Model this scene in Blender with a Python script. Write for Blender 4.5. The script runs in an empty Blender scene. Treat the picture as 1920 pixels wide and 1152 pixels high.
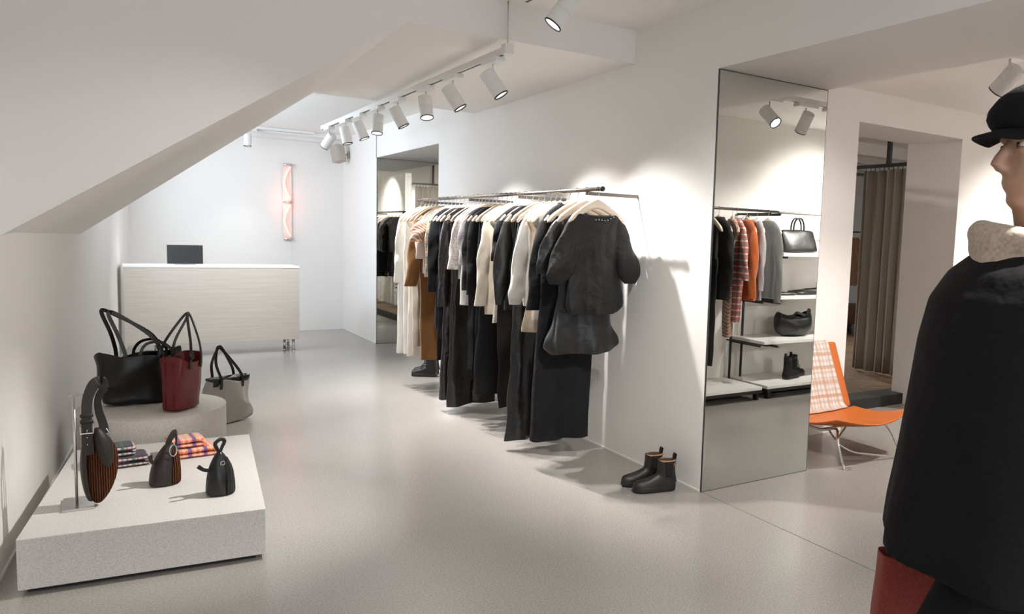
import bpy, bmesh, math, random
from mathutils import Vector, Matrix, noise
random.seed(7)
PI = math.pi
SC = bpy.context.scene
COL = SC.collection

# ------------------------------------------------------------------ camera
M = [[0.82991874, -0.55688748, 0.03333503], [-0.02514907, -0.09703721, -0.99496297], [0.55731716, 0.82490006, -0.0945382]]
CF, CX, CY = 1424.5, 1159.34, 579.44
cd = bpy.data.cameras.new('camera'); cam = bpy.data.objects.new('camera', cd); COL.objects.link(cam)
cd.sensor_width = 36; cd.lens = CF / 1920 * 36
cd.shift_x = -(CX - 960) / 1920; cd.shift_y = (CY - 576) / 1920
cd.clip_start = .05; cd.clip_end = 100
rx, dn, fw = Vector(M[0]), Vector(M[1]), Vector(M[2])
cam.matrix_world = Matrix(((rx.x, -dn.x, -fw.x, 0), (rx.y, -dn.y, -fw.y, 0), (rx.z, -dn.z, -fw.z, 1.5), (0, 0, 0, 1)))
SC.camera = cam

# ------------------------------------------------------------------ world, exposure, daylight, added fill
w = bpy.data.worlds.new('world'); SC.world = w; w.use_nodes = True
w.node_tree.nodes['Background'].inputs[0].default_value = (.75, .86, 1, 1)
w.node_tree.nodes['Background'].inputs[1].default_value = .9
vs = SC.view_settings
vs.view_transform = 'Standard'; vs.look = 'None'; vs.gamma = 1; vs.use_curve_mapping = False
vs.exposure = 1.33
SC.cycles.use_denoising = True
SC.cycles.max_bounces = 10; SC.cycles.diffuse_bounces = 7; SC.cycles.glossy_bounces = 4
SC.cycles.sample_clamp_indirect = 6
SC.cycles.caustics_reflective = False; SC.cycles.caustics_refractive = False

def area(name, loc, target, sx, sy, power, color):
    l = bpy.data.lights.new(name, 'AREA'); l.shape = 'RECTANGLE'; l.size = sx; l.size_y = sy; l.energy = power; l.color = color
    o = bpy.data.objects.new(name, l); COL.objects.link(o); o.location = loc
    o.rotation_euler = (Vector(target) - Vector(loc)).to_track_quat('-Z', 'Y').to_euler()
    return o
SPOT_W = 130.0
WARM = (1, .94, .88)
NEUT = (1, .97, .935)
area('front_fill_light', (1.0, -2.42, 1.5), (1.2, 6, 1.4), 3.2, 2.3, 9, (1, .96, .92))  # fill lamp added at an unseen, made-up front window
area('skylight_daylight', (-.02, 9.1, 2.2), (1.6, 9.3, 1.3), 2.6, .8, 29, (.78, .89, 1))

# ------------------------------------------------------------------ materials
def mat(name, color, rough=.6, metal=0, spec=.5, emit=None, es=0, alpha=None, sheen=0, coat=0):
    m = bpy.data.materials.new(name); m.use_nodes = True
    b = m.node_tree.nodes['Principled BSDF']
    b.inputs['Base Color'].default_value = (*color, 1); b.inputs['Roughness'].default_value = rough
    b.inputs['Metallic'].default_value = metal; b.inputs['Specular IOR Level'].default_value = spec
    if emit: b.inputs['Emission Color'].default_value = (*emit, 1); b.inputs['Emission Strength'].default_value = es
    if sheen: b.inputs['Sheen Weight'].default_value = sheen
    if coat: b.inputs['Coat Weight'].default_value = coat; b.inputs['Coat Roughness'].default_value = .15
    return m
def N(m, t, **k):
    n = m.node_tree.nodes.new(t)
    for a, b in k.items(): setattr(n, a, b)
    return n
def L(m, a, b): m.node_tree.links.new(a, b)
def bsdf(m): return m.node_tree.nodes['Principled BSDF']
def coords(m, scale=(1, 1, 1), src='Object'):
    tc = N(m, 'ShaderNodeTexCoord'); mp = N(m, 'ShaderNodeMapping'); mp.inputs['Scale'].default_value = scale
    L(m, tc.outputs[src], mp.inputs['Vector']); return mp.outputs['Vector']
def noise_tex(m, scale, detail=3, vec=None, rough=.5):
    n = N(m, 'ShaderNodeTexNoise'); n.inputs['Scale'].default_value = scale; n.inputs['Detail'].default_value = detail
    n.inputs['Roughness'].default_value = rough
    if vec is not None: L(m, vec, n.inputs['Vector'])
    return n
def ramp(m, fac, stops):
    r = N(m, 'ShaderNodeValToRGB'); e = r.color_ramp.elements
    while len(e) > len(stops): e.remove(e[-1])
    while len(e) < len(stops): e.new(.5)
    for i, (p, c) in enumerate(stops): e[i].position = p; e[i].color = (*c, 1)
    L(m, fac, r.inputs['Fac']); return r
def bump(m, h, strength=.2, dist=.01):
    b = N(m, 'ShaderNodeBump'); b.inputs['Strength'].default_value = strength; b.inputs['Distance'].default_value = dist
    L(m, h, b.inputs['Height']); L(m, b.outputs['Normal'], bsdf(m).inputs['Normal'])
def mixc(m, fac, a, b, mode='MIX'):
    x = N(m, 'ShaderNodeMix', data_type='RGBA', blend_type=mode)
    for s, v in ((0, fac), (6, a), (7, b)):
        if isinstance(v, (int, float)): x.inputs[s].default_value = v
        elif isinstance(v, tuple): x.inputs[s].default_value = (*v, 1)
        else: L(m, v, x.inputs[s])
    return x.outputs[2]

def fabric(name, c, rough=.85, fine=260, amp=.25, sheen=.1, wrinkle=.5, spec=.25):
    m = mat(name, c, rough, spec=spec, sheen=sheen)
    v = coords(m)
    n = noise_tex(m, fine, 2, v)
    d = tuple(x * (1 - amp) for x in c); l = tuple(min(1, x * (1 + amp)) for x in c)
    r = ramp(m, n.outputs['Fac'], [(.3, d), (.7, l)]); L(m, r.outputs['Color'], bsdf(m).inputs['Base Color'])
    n2 = noise_tex(m, 9, 4, v); bump(m, n2.outputs['Fac'], wrinkle, .02)
    return m
def leather(name, c, rough=.4, grain=180, st=.25):
    m = mat(name, c, rough, spec=.5)
    v = coords(m); n = noise_tex(m, 7, 4, v); vo = N(m, 'ShaderNodeTexVoronoi'); vo.inputs['Scale'].default_value = grain
    L(m, v, vo.inputs['Vector'])
    a = N(m, 'ShaderNodeMath', operation='MULTIPLY_ADD'); L(m, vo.outputs['Distance'], a.inputs[0]); a.inputs[1].default_value = .12; L(m, n.outputs['Fac'], a.inputs[2])
    bump(m, a.outputs[0], st, .02)
    return m
def wave(m, vec, scale, axis):
    wv = N(m, 'ShaderNodeTexWave', wave_type='BANDS', bands_direction=axis); wv.inputs['Scale'].default_value = scale
    L(m, vec, wv.inputs['Vector']); return wv.outputs['Fac']
def plaid(name, base, layers, rough=.9, src='Object'):
    """layers: (axis, scale, threshold, colour, strength)"""
    m = mat(name, base, rough, spec=.2, sheen=.2); v = coords(m, src=src); col = base
    for ax, s, th, c, st in layers:
        wv = wave(m, v, s, ax)
        g = N(m, 'ShaderNodeMath', operation='GREATER_THAN'); L(m, wv, g.inputs[0]); g.inputs[1].default_value = th
        k = N(m, 'ShaderNodeMath', operation='MULTIPLY'); L(m, g.outputs[0], k.inputs[0]); k.inputs[1].default_value = st
        col = mixc(m, k.outputs[0], col, c)
    L(m, col, bsdf(m).inputs['Base Color'])
    n = noise_tex(m, 60, 3, v); bump(m, n.outputs['Fac'], .5, .01)
    return m

m_wall = mat('white_wall_paint', (.84, .82, .795), .85, spec=.2)
_n = noise_tex(m_wall, 45, 4, coords(m_wall)); bump(m_wall, _n.outputs['Fac'], .06, .004)
m_ceil = mat('white_ceiling_paint', (.85, .83, .805), .9, spec=.2)
m_trim = mat('white_gloss_trim', (.82, .81, .79), .45)
m_joint = mat('shadow_joint', (.16, .15, .14), .8)
# polished concrete floor with a fine aggregate
m_floor = mat('polished_concrete', (.4, .38, .35), .28, spec=.5)
v = coords(m_floor)
n1 = noise_tex(m_floor, 1.1, 3, v, .45); n2 = noise_tex(m_floor, 130, 2, v); n3 = noise_tex(m_floor, 420, 1, v)
r1 = ramp(m_floor, n1.outputs['Fac'], [(.25, (.345, .325, .302)), (.75, (.39, .368, .343))])
r2 = ramp(m_floor, n2.outputs['Fac'], [(.35, (.80, .79, .78)), (.65, (1.10, 1.10, 1.10))])
r3 = ramp(m_floor, n3.outputs['Fac'], [(.33, (.62, .61, .6)), (.42, (1, 1, 1))])
c1 = mixc(m_floor, 1.0, r1.outputs['Color'], r2.outputs['Color'], 'MULTIPLY')
c2 = mixc(m_floor, .7, c1, r3.outputs['Color'], 'MULTIPLY')
L(m_floor, c2, bsdf(m_floor).inputs['Base Color'])
bsdf(m_floor).inputs['Roughness'].default_value = .23
# terrazzo display blocks
def speck(name, a, b, d):
    m = mat(name, a, .6, spec=.3); v = coords(m)
    n = noise_tex(m, 170, 2, v); k = noise_tex(m, 320, 1, v)
    r = ramp(m, n.outputs['Fac'], [(.38, a), (.62, b)]); r2 = ramp(m, k.outputs['Fac'], [(.34, d), (.41, (1, 1, 1))])
    L(m, mixc(m, .6, r.outputs['Color'], r2.outputs['Color'], 'MULTIPLY'), bsdf(m).inputs['Base Color']); return m
m_block = speck('speckled_composite', (.60, .58, .55), (.70, .68, .65), (.55, .54, .52))
m_plinth = speck('speckled_composite_warm', (.56, .53, .48), (.66, .63, .58), (.6, .58, .55))
m_plinthbase = mat('dark_recess', (.03, .03, .03), .8)
# bleached wood desk, grain along X
m_desk = mat('bleached_oak', (.6, .56, .5), .55, spec=.3)
v = coords(m_desk, (.7, 3, 16)); n = noise_tex(m_desk, 2.6, 8, v, .65)
r = ramp(m_desk, n.outputs['Fac'], [(.25, (.50, .455, .405)), (.5, (.565, .52, .47)), (.75, (.615, .575, .53))])
L(m_desk, r.outputs['Color'], bsdf(m_desk).inputs['Base Color'])
m_white = mat('white_laminate', (.82, .81, .80), .4)
m_lampwhite = mat('white_powder_coat', (.78, .775, .76), .45)
m_black = mat('black_plastic', (.015, .015, .016), .35)
m_screen = mat('black_glass', (.02, .02, .022), .2)
m_steel = mat('brushed_steel', (.62, .60, .57), .28, 1)
m_chrome = mat('chrome', (.75, .74, .72), .12, 1)
m_rail = mat('bronzed_steel', (.20, .175, .155), .38, 1)
m_blackmetal = mat('black_steel', (.02, .018, .017), .4, .3)
m_mirror = mat('mirror_glass', (.74, .77, .75), .01, 1)
m_edge = mat('mirror_edge', (.05, .05, .048), .3)
m_hang = mat('pale_maple', (.83, .70, .57), .5, spec=.3)
v = coords(m_hang, (3, 20, 20)); n = noise_tex(m_hang, 4, 4, v)
r = ramp(m_hang, n.outputs['Fac'], [(.3, (.76, .62, .49)), (.7, (.87, .76, .63))]); L(m_hang, r.outputs['Color'], bsdf(m_hang).inputs['Base Color'])
m_lens = mat('lamp_lens', (1, 1, 1), .3, emit=(1, .93, .85), es=5)
m_dimlens = mat('lamp_reflector', (.6, .58, .55), .2, .6, emit=(1, .93, .85), es=1.2)
m_neon = mat('pink_neon_gas', (1, .5, .45), .3, emit=(1, .25, .16), es=1.15)
m_blk = fabric('black_cotton', (.008, .0076, .008), sheen=0, wrinkle=.9, spec=.35)
m_navy = fabric('midnight_wool', (.009, .0095, .013), .95, sheen=.03)
m_char = fabric('charcoal_knit', (.028, .0275, .028), .95, sheen=.05)
m_grey = fabric('grey_melange_knit', (.20, .20, .20), .95, 320, .35)
m_dbrown = fabric('espresso_cloth', (.017, .012, .011), sheen=0)
m_nylon = fabric('shiny_black_nylon', (.010, .009, .0095), .32, 260, .1, 0, 1.0, .6)
m_nylonb = fabric('shiny_espresso_nylon', (.020, .013, .014), .3, 260, .1, 0, 1.0, .6)
m_whitecl = fabric('white_poplin', (.80, .78, .74), .8, 300, .04, .05, .45)
m_cream = fabric('cream_silk', (.66, .59, .50), .5, 300, .05, .1, .3)
m_ecru = fabric('ecru_linen', (.74, .68, .60), .85, 300, .06, .05, .35)
m_beige = fabric('beige_jersey', (.58, .47, .36), .9, 300, .08)
m_taupe = fabric('taupe_cloth', (.22, .16, .11))
m_camel = fabric('camel_wool', (.20, .088, .025), .95, 300, .15, .3, .2)
m_fuzzy = fabric('fuzzy_grey_knit', (.50, .46, .42), 1, 90, .35, .6, 1)
m_lilac = fabric('pale_lilac_cotton', (.46, .43, .46))
m_orange = fabric('rust_orange_knit', (.50, .12, .025), 1, 120, .3, .4, .5)
m_sheer = fabric('black_satin', (.010, .0095, .009), .42, 200, .1, 0, .7, .6)
m_plaidpink = plaid('pink_striped_weave', (.62, .48, .40), [('DIAGONAL', 20, .45, (.25, .12, .10), .85), ('Z', 7, .8, (.75, .35, .2), .5)])
m_plaidgreen = plaid('muted_check', (.38, .34, .28), [('X', 12, .55, (.10, .09, .09), .8), ('Z', 6, .6, (.30, .28, .2), .6), ('Z', 3, .9, (.6, .3, .18), .7)])
m_plaidred = plaid('red_check_flannel', (.78, .72, .64), [('Z', 11, .5, (.60, .10, .11), .9), ('Y', 9, .6, (.35, .10, .10), .55), ('Z', 5.5, .88, (.16, .14, .12), .8)])
m_plaiddark = plaid('dark_check_wool', (.62, .46, .43), [('Z', 22, .58, (.035, .03, .05), .95), ('X', 14, .66, (.05, .05, .09), .55), ('X', 4, .93, (.04, .14, .07), .7)])
m_plaidor = plaid('orange_check_wool', (.82, .40, .26), [('Z', 20, .5, (.82, .16, .02), .95), ('X', 12, .6, (.75, .60, .58), .5), ('X', 4.2, .86, (.16, .08, .26), .9)])
m_plaidlight = plaid('cream_check_wool', (.70, .64, .57), [('X', 8.5, .62, (.40, .30, .26), .5), ('Z', 7.5, .55, (.38, .34, .38), .5), ('Z', 3.1, .86, (.42, .22, .12), .55), ('X', 3.4, .9, (.50, .26, .14), .5)])
m_lblack = leather('black_leather', (.010, .0095, .009), .34)
m_lred = leather('oxblood_leather', (.13, .006, .009), .33)
m_lgrey = leather('stone_leather', (.40, .38, .34), .5)
m_lbrown = leather('dark_brown_leather', (.018, .011, .008), .48)
m_lboot = leather('dark_grained_leather', (.015, .012, .010), .38, 260)
m_orangeL = leather('cognac_leather', (.50, .125, .018), .42, 240, .12)
m_suede = mat('rust_pleated_suede', (.12, .045, .018), .95, spec=.15)
v = coords(m_suede, (1, 1, 1)); wv = N(m_suede, 'ShaderNodeTexWave', bands_direction='X'); wv.inputs['Scale'].default_value = 26; wv.inputs['Distortion'].default_value = 2.5; wv.inputs['Detail Scale'].default_value = .8
L(m_suede, v, wv.inputs['Vector']); r = ramp(m_suede, wv.outputs['Fac'], [(.2, (.028, .010, .005)), (.8, (.17, .055, .016))])
L(m_suede, r.outputs['Color'], bsdf(m_suede).inputs['Base Color']); bump(m_suede, wv.outputs['Fac'], .8, .02)
m_pleatblk = mat('black_pleated_leather', (.02, .018, .016), .5)
v = coords(m_pleatblk); wv = N(m_pleatblk, 'ShaderNodeTexWave', bands_direction='X'); wv.inputs['Scale'].default_value = 24; wv.inputs['Distortion'].default_value = 2.5
L(m_pleatblk, v, wv.inputs['Vector']); bump(m_pleatblk, wv.outputs['Fac'], .8, .02)
m_elastic = mat('black_elastic', (.012, .011, .011), .95)
m_tan = mat('tan_lining', (.50, .24, .10), .7)
m_sole = mat('black_rubber', (.012, .012, .012), .6)
m_curtain = fabric('grey_brown_curtain', (.25, .222, .185), .9, 300, .1, .2, .2)
m_skin = mat('skin', (.45, .26, .18), .5)
m_coat = fabric('black_wool_coat', (.0085, .008, .008), .9, 200, .2, 0, .6)
m_taffeta = fabric('black_taffeta', (.0088, .0078, .0072), .62, 300, .1, 0, 1.2, .38)
m_brick = fabric('brick_red_wool', (.30, .055, .04), .9, 200, .2, .2, .4)
m_hair = mat('dark_brown_hair', (.03, .016, .01), .5)
m_scarf = fabric('oatmeal_scarf', (.52, .42, .33), 1, 120, .2, .3, .8)
m_fur = fabric('brown_fur', (.26, .15, .08), 1, 60, .5, .5, 1)
m_stool = fabric('brown_velvet', (.09, .045, .028), .9)
# oak herringbone platform floor
m_wood = mat('oak_floor', (.2, .12, .06), .5)
br = N(m_wood, 'ShaderNodeTexBrick'); br.inputs['Scale'].default_value = 3.2; br.inputs['Mortar Size'].default_value = .006
br.inputs['Color1'].default_value = (.20, .13, .075, 1); br.inputs['Color2'].default_value = (.11, .07, .042, 1); br.inputs['Mortar'].default_value = (.04, .025, .015, 1)
br.inputs['Brick Width'].default_value = .9; br.inputs['Row Height'].default_value = .28
mpv = N(m_wood, 'ShaderNodeMapping'); mpv.inputs['Rotation'].default_value = (0, 0, .78); tcw = N(m_wood, 'ShaderNodeTexCoord')
L(m_wood, tcw.outputs['Object'], mpv.inputs['Vector']); L(m_wood, mpv.outputs[0], br.inputs['Vector'])
nw = noise_tex(m_wood, 9, 6, coords(m_wood, (1, 5, 1))); rw = ramp(m_wood, nw.outputs['Fac'], [(.3, (.55, .55, .55)), (.7, (1.3, 1.3, 1.3))])
L(m_wood, mixc(m_wood, 1., br.outputs['Color'], rw.outputs['Color'], 'MULTIPLY'), bsdf(m_wood).inputs['Base Color'])
m_step = mat('black_step_edge', (.018, .017, .016), .55)
m_brick_w = mat('whitewashed_brick', (.80, .80, .77), .9)
bw = N(m_brick_w, 'ShaderNodeTexBrick'); bw.inputs['Scale'].default_value = 4.5
_mp = N(m_brick_w, 'ShaderNodeMapping'); _mp.inputs['Rotation'].default_value = (PI / 2, 0, PI / 2); _tc = N(m_brick_w, 'ShaderNodeTexCoord')
L(m_brick_w, _tc.outputs['Object'], _mp.inputs['Vector']); L(m_brick_w, _mp.outputs[0], bw.inputs['Vector'])
nb = noise_tex(m_brick_w, 14, 5, _tc.outputs['Object']); ab = N(m_brick_w, 'ShaderNodeMath', operation='MULTIPLY_ADD')
L(m_brick_w, bw.outputs['Fac'], ab.inputs[0]); ab.inputs[1].default_value = -.5; L(m_brick_w, nb.outputs['Fac'], ab.inputs[2]); bump(m_brick_w, ab.outputs[0], .9, .03)

# ------------------------------------------------------------------ mesh helpers
def V(*a): return Vector(a)
def obj(name, bm, m, parent=None, smooth=True, mods=()):
    me = bpy.data.meshes.new(name); bmesh.ops.recalc_face_normals(bm, faces=bm.faces); bm.to_mesh(me); bm.free()
    if smooth: me.polygons.foreach_set('use_smooth', [True] * len(me.polygons))
    ms = m if isinstance(m, (list, tuple)) else [m]
    for x in ms: me.materials.append(x)
    o = bpy.data.objects.new(name, me); COL.objects.link(o)
    if parent: o.parent = parent
    for md in mods:
        t, k = md; x = o.modifiers.new(t.lower(), t)
        for a, b in k.items(): setattr(x, a, b)
    return o
def empty(name, loc=(0, 0, 0), rz=0):
    o = bpy.data.objects.new(name, None); COL.objects.link(o); o.location = loc; o.rotation_euler = (0, 0, rz); o.empty_display_size = .1; return o
def tag(o, label, cat, group=None):
    o['label'] = label; o['category'] = cat
    if group: o['group'] = group
    return o
def thing(name, label, cat, loc=(0, 0, 0), rz=0, group=None): return tag(empty(name, loc, rz), label, cat, group)
def struct(name, bm, m, smooth=False):
    o = obj(name, bm, m, None, smooth); o['kind'] = 'structure'; return o
def box(bm, a, b, mi=0):
    a, b = Vector(a), Vector(b)
    vs = [bm.verts.new((x, y, z)) for x in (a.x, b.x) for y in (a.y, b.y) for z in (a.z, b.z)]
    for f in ((0, 1, 3, 2), (4, 6, 7, 5), (0, 4, 5, 1), (2, 3, 7, 6), (0, 2, 6, 4), (1, 5, 7, 3)):
        fc = bm.faces.new([vs[i] for i in f]); fc.material_index = mi
    return vs
def B(*boxes):
    bm = bmesh.new()
    for a, b in boxes: box(bm, a, b)
    return bm
def bev(w=.004, s=2): return ('BEVEL', dict(width=w, segments=s, limit_method='ANGLE'))
def hexa(bm, p):  # 4 bottom pts, 4 top pts
    vs = [bm.verts.new(q) for q in p]
    for f in ((0, 1, 2, 3), (4, 7, 6, 5), (0, 4, 5, 1), (1, 5, 6, 2), (2, 6, 7, 3), (3, 7, 4, 0)): bm.faces.new([vs[i] for i in f])
def loft(bm, rings, cap0=True, cap1=True, closed=True, mi=0):
    R = [[bm.verts.new(p) for p in r] for r in rings]; n = len(R[0])
    for a, b in zip(R, R[1:]):
        for i in range(n if closed else n - 1):
            f = bm.faces.new((a[i], a[(i + 1) % n], b[(i + 1) % n], b[i])); f.material_index = mi
    if cap0 and closed: bm.faces.new(R[0][::-1]).material_index = mi
    if cap1 and closed: bm.faces.new(R[-1]).material_index = mi
    return R
def smoothpath(pts, n=6):
    pts = [Vector(p) for p in pts]; out = []
    P = [pts[0]] + pts + [pts[-1]]
    for i in range(1, len(P) - 2):
        for k in range(n):
            t = k / n; a, b, c, d = P[i - 1], P[i], P[i + 1], P[i + 2]
            out.append(.5 * ((2 * b) + (-a + c) * t + (2 * a - 5 * b + 4 * c - d) * t * t + (-a + 3 * b - 3 * c + d) * t ** 3))
    out.append(pts[-1]); return out
def lerpr(r, k, n):
    if isinstance(r, (int, float)): return r
    t = k / (n - 1) * (len(r) - 1); i = min(int(t), len(r) - 2); f = t - i
    return r[i] * (1 - f) + r[i + 1] * f
def tube(bm, pts, rad, seg=8, mi=0, up=None, flat=1.0, sq=False):
    """sweep an ellipse (or rectangle) of radius rad, rad*flat along pts"""
    pts = [Vector(p) for p in pts]; n = len(pts); rings = []; u = None
    for k, p in enumerate(pts):
        t = (pts[min(k + 1, n - 1)] - pts[max(k - 1, 0)]).normalized()
        if u is None:
            u = Vector(up) if up else (Vector((0, 0, 1)) if abs(t.z) < .9 else Vector((1, 0, 0)))
        elif up: u = Vector(up) if abs(Vector(up).dot(t)) < .96 else u
        u = (u - t * u.dot(t)).normalized(); s = t.cross(u)
        r = lerpr(rad, k, n); ring = []
        if sq:
            for a, b in ((1, 1), (-1, 1), (-1, -1), (1, -1)): ring.append(p + u * r * a + s * r * flat * b)
        else:
            for i in range(seg):
                a = 2 * PI * i / seg; ring.append(p + u * r * math.cos(a) + s * r * flat * math.sin(a))
        rings.append(ring)
    loft(bm, rings, mi=mi)
def ell(bm, c, r, seg=14, rot=None):
    g = bmesh.ops.create_uvsphere(bm, u_segments=seg, v_segments=max(6, seg * 2 // 3), radius=1)
    Mx = Matrix.Translation(Vector(c)) @ (rot or Matrix()).to_4x4() @ Matrix.Diagonal((*r, 1))
    bmesh.ops.transform(bm, matrix=Mx, verts=g['verts'])
def cyl(bm, a, b, r0, r1=None, seg=20):
    a, b = Vector(a), Vector(b); tube(bm, [a, b], [r0, r0 if r1 is None else r1], seg)
def sell(w, d, n, z, p=2.6, cx=0, cy=0):
    out = []
    for i in range(n):
        a = 2 * PI * i / n; c, s = math.cos(a), math.sin(a)
        out.append(Vector((cx + w * math.copysign(abs(c) ** (2 / p), c), cy + d * math.copysign(abs(s) ** (2 / p), s), z)))
    return out
REM = lambda v=.006: ('REMESH', dict(mode='VOXEL', voxel_size=v, use_smooth_shade=True))
SMO = lambda k=4: ('SMOOTH', dict(factor=.5, iterations=k))
SOL = lambda t: ('SOLIDIFY', dict(thickness=t, offset=0))
SUB = lambda n=1: ('SUBSURF', dict(levels=n, render_levels=n))

def wob(bm, amp, sc, seed, keepz=None):
    for v_ in bm.verts:
        q_ = v_.co * sc + V(seed, seed * 2, 0); d = noise.noise_vector(q_) * amp
        if keepz is not None and v_.co.z < keepz: d *= .25; d.z = 0
        v_.co += d
# ------------------------------------------------------------------ room shell
WX0, WX1 = 2.90, 3.81        # the thick cross wall
def lw(y): return -.377 + .0855 * (y - 4.196)   # face of the left wall
struct('floor', B(((-2.2, -2.6, -.1), (12.2, 12.2, 0))), m_floor)
struct('wall_right', B(((WX0, 3.363, 0), (WX1, 4.53, 2.95)), ((WX0, 4.53, 0), (3.38, 7.73, 2.95)), ((WX0, 7.73, 2.405), (WX1, 9.93, 2.95)), ((WX0, 9.93, 0), (WX1, 11.57, 2.95)),
    ((WX0, 1.03, 2.468), (WX1, 3.363, 2.95)), ((WX0, -2.6, 0), (WX1, 1.03, 2.95))), m_wall)
struct('wall_back', B(((.0, 11.57, 0), (12.2, 11.8, 3.05))), m_wall)
def slab(y0, y1, z0, z1): 
    bm = bmesh.new(); t = .35
    hexa(bm, [(lw(y0) - t, y0, z0), (lw(y0), y0, z0), (lw(y1), y1, z0), (lw(y1) - t, y1, z0), (lw(y0) - t, y0, z1), (lw(y0), y0, z1), (lw(y1), y1, z1), (lw(y1) - t, y1, z1)]); return bm
def join(*bms):
    out = bmesh.new()
    for b in bms:
        me = bpy.data.meshes.new('t'); b.to_mesh(me); out.from_mesh(me); b.free(); bpy.data.meshes.remove(me)
    return out
struct('wall_left', join(slab(-2.6, 7.6, 0, 2.95), slab(7.6, 10.6, 0, 1.75), slab(7.6, 10.6, 2.62, 2.95), slab(10.6, 11.8, 0, 2.95)), m_wall)
fb = bmesh.new()
for y0, y1, z0, z1 in ((7.6, 7.66, 1.75, 2.62), (10.54, 10.6, 1.75, 2.62), (9.07, 9.13, 1.75, 2.62), (7.6, 10.6, 1.75, 1.80), (7.6, 10.6, 2.57, 2.62)):
    hexa(fb, [(lw(y0) - .2, y0, z0), (lw(y0) - .13, y0, z0), (lw(y1) - .13, y1, z0), (lw(y1) - .2, y1, z0), (lw(y0) - .2, y0, z1), (lw(y0) - .13, y0, z1), (lw(y1) - .13, y1, z1), (lw(y1) - .2, y1, z1)])
struct('window_1', fb, m_trim)
struct('wall_front', B(((-2.2, -2.8, 0), (-.6, -2.6, 2.95)), ((2.6, -2.8, 0), (WX1, -2.6, 2.95)), ((-.6, -2.8, 0), (2.6, -2.6, .35)), ((-.6, -2.8, 2.65), (2.6, -2.6, 2.95))), m_wall)
struct('window_2', B(((-.6, -2.74, .35), (-.54, -2.68, 2.65)), ((2.54, -2.74, .35), (2.6, -2.68, 2.65)), ((.97, -2.74, .35), (1.03, -2.68, 2.65)), ((-.6, -2.74, .35), (2.6, -2.68, .41)), ((-.6, -2.74, 2.59), (2.6, -2.68, 2.65))), m_blackmetal)  # unseen front window, added to bring in fill daylight
struct('ceiling', B(((-2.2, -2.8, 2.84), (WX0, 4.2, 3.05))), m_ceil)
bm = bmesh.new()   # the lowered, partly sloping ceiling mass
F0, F1, R0, R1 = V(-.377, 4.196, 1.416), V(1.392, 4.196, 2.628), V(-.150, 6.805, 1.392), V(1.457, 6.805, 2.606)
sF = (F1 - F0).normalized(); sR = (R1 - R0).normalized(); F0 = F0 - sF * .25; R0 = R0 - sR * .25
hexa(bm, [F0, F1, R1, R0, V(F0.x, F0.y, 3.0), V(F1.x, F1.y, 3.0), V(R1.x, R1.y, 3.0), V(R0.x, R0.y, 3.0)])
F2, R2 = V(2.9, 4.196, 2.629), V(2.9, 6.805, 2.606)
hexa(bm, [F1, F2, R2, R1, V(F1.x, F1.y, 3.0), V(F2.x, F2.y, 3.0), V(R2.x, R2.y, 3.0), V(R1.x, R1.y, 3.0)])
struct('ceiling', bm, m_ceil)
struct('ceiling', B(((-.9, 6.80, 2.79), (WX0, 11.6, 3.0))), m_ceil)
struct('ceiling', B(((WX1, .8, 2.70), (12.2, 4.0, 2.95))), m_ceil)
struct('ceiling', B(((3.38, 4.0, 2.95), (12.2, 11.8, 3.1))), m_ceil)
struct('wall_side', B(((WX1, 3.98, 0), (4.90, 4.53, 2.95)), ((6.29, 3.98, 0), (12.2, 4.53, 2.95)), ((4.90, 3.98, 2.457), (6.29, 4.53, 2.95))), m_wall)
struct('wall_shelving', B(((WX1, .8, 0), (12.2, 1.03, 2.95))), m_wall)
struct('wall_end', B(((12.0, .8, 0), (12.2, 12, 3.1))), m_wall)
pbm = B(((3.96, 4.62, 0), (12.0, 11.57, .10)),)
struct('floor_platform', pbm, m_wood)
struct('trim_1', B(((4.902, 4.40, 0), (6.288, 4.62, .10)), ((3.93, 4.535, 0), (3.96, 11.57, .10)), ((3.93, 4.535, 0), (4.9, 4.62, .10)), ((6.29, 4.535, 0), (12.0, 4.62, .10))), m_step)
# service duct along the head of the back wall
struct('trim_2', B(((.3, 11.2, 2.73), (2.86, 11.57, 2.79)), ((.3, 11.42, 2.69), (2.86, 11.57, 2.73))), m_trim)
struct('trim_3', B(((2.895, 9.925, 2.40), (2.901, 9.935, 2.79))), m_joint)
struct('trim_4', B(((2.907, -2.5, 0), (2.911, 3.36, .0012))), m_joint)
# thin white shadow-gap skirting
struct('baseboard_right', B(((2.894, 3.363, 0), (2.9, 7.73, .012)), ((2.894, 9.93, 0), (2.9, 11.57, .012))), m_trim)
struct('baseboard_back', B(((.28, 11.564, 0), (2.894, 11.57, .012))), m_trim)
bm = bmesh.new(); y0, y1 = -2.5, 11.56
hexa(bm, [(lw(y0), y0, 0), (lw(y0) + .008, y0, 0), (lw(y1) + .008, y1, 0), (lw(y1), y1, 0), (lw(y0), y0, .014), (lw(y0) + .008, y0, .014), (lw(y1) + .008, y1, .014), (lw(y1), y1, .014)])
struct('baseboard_left', bm, m_trim)

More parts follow.
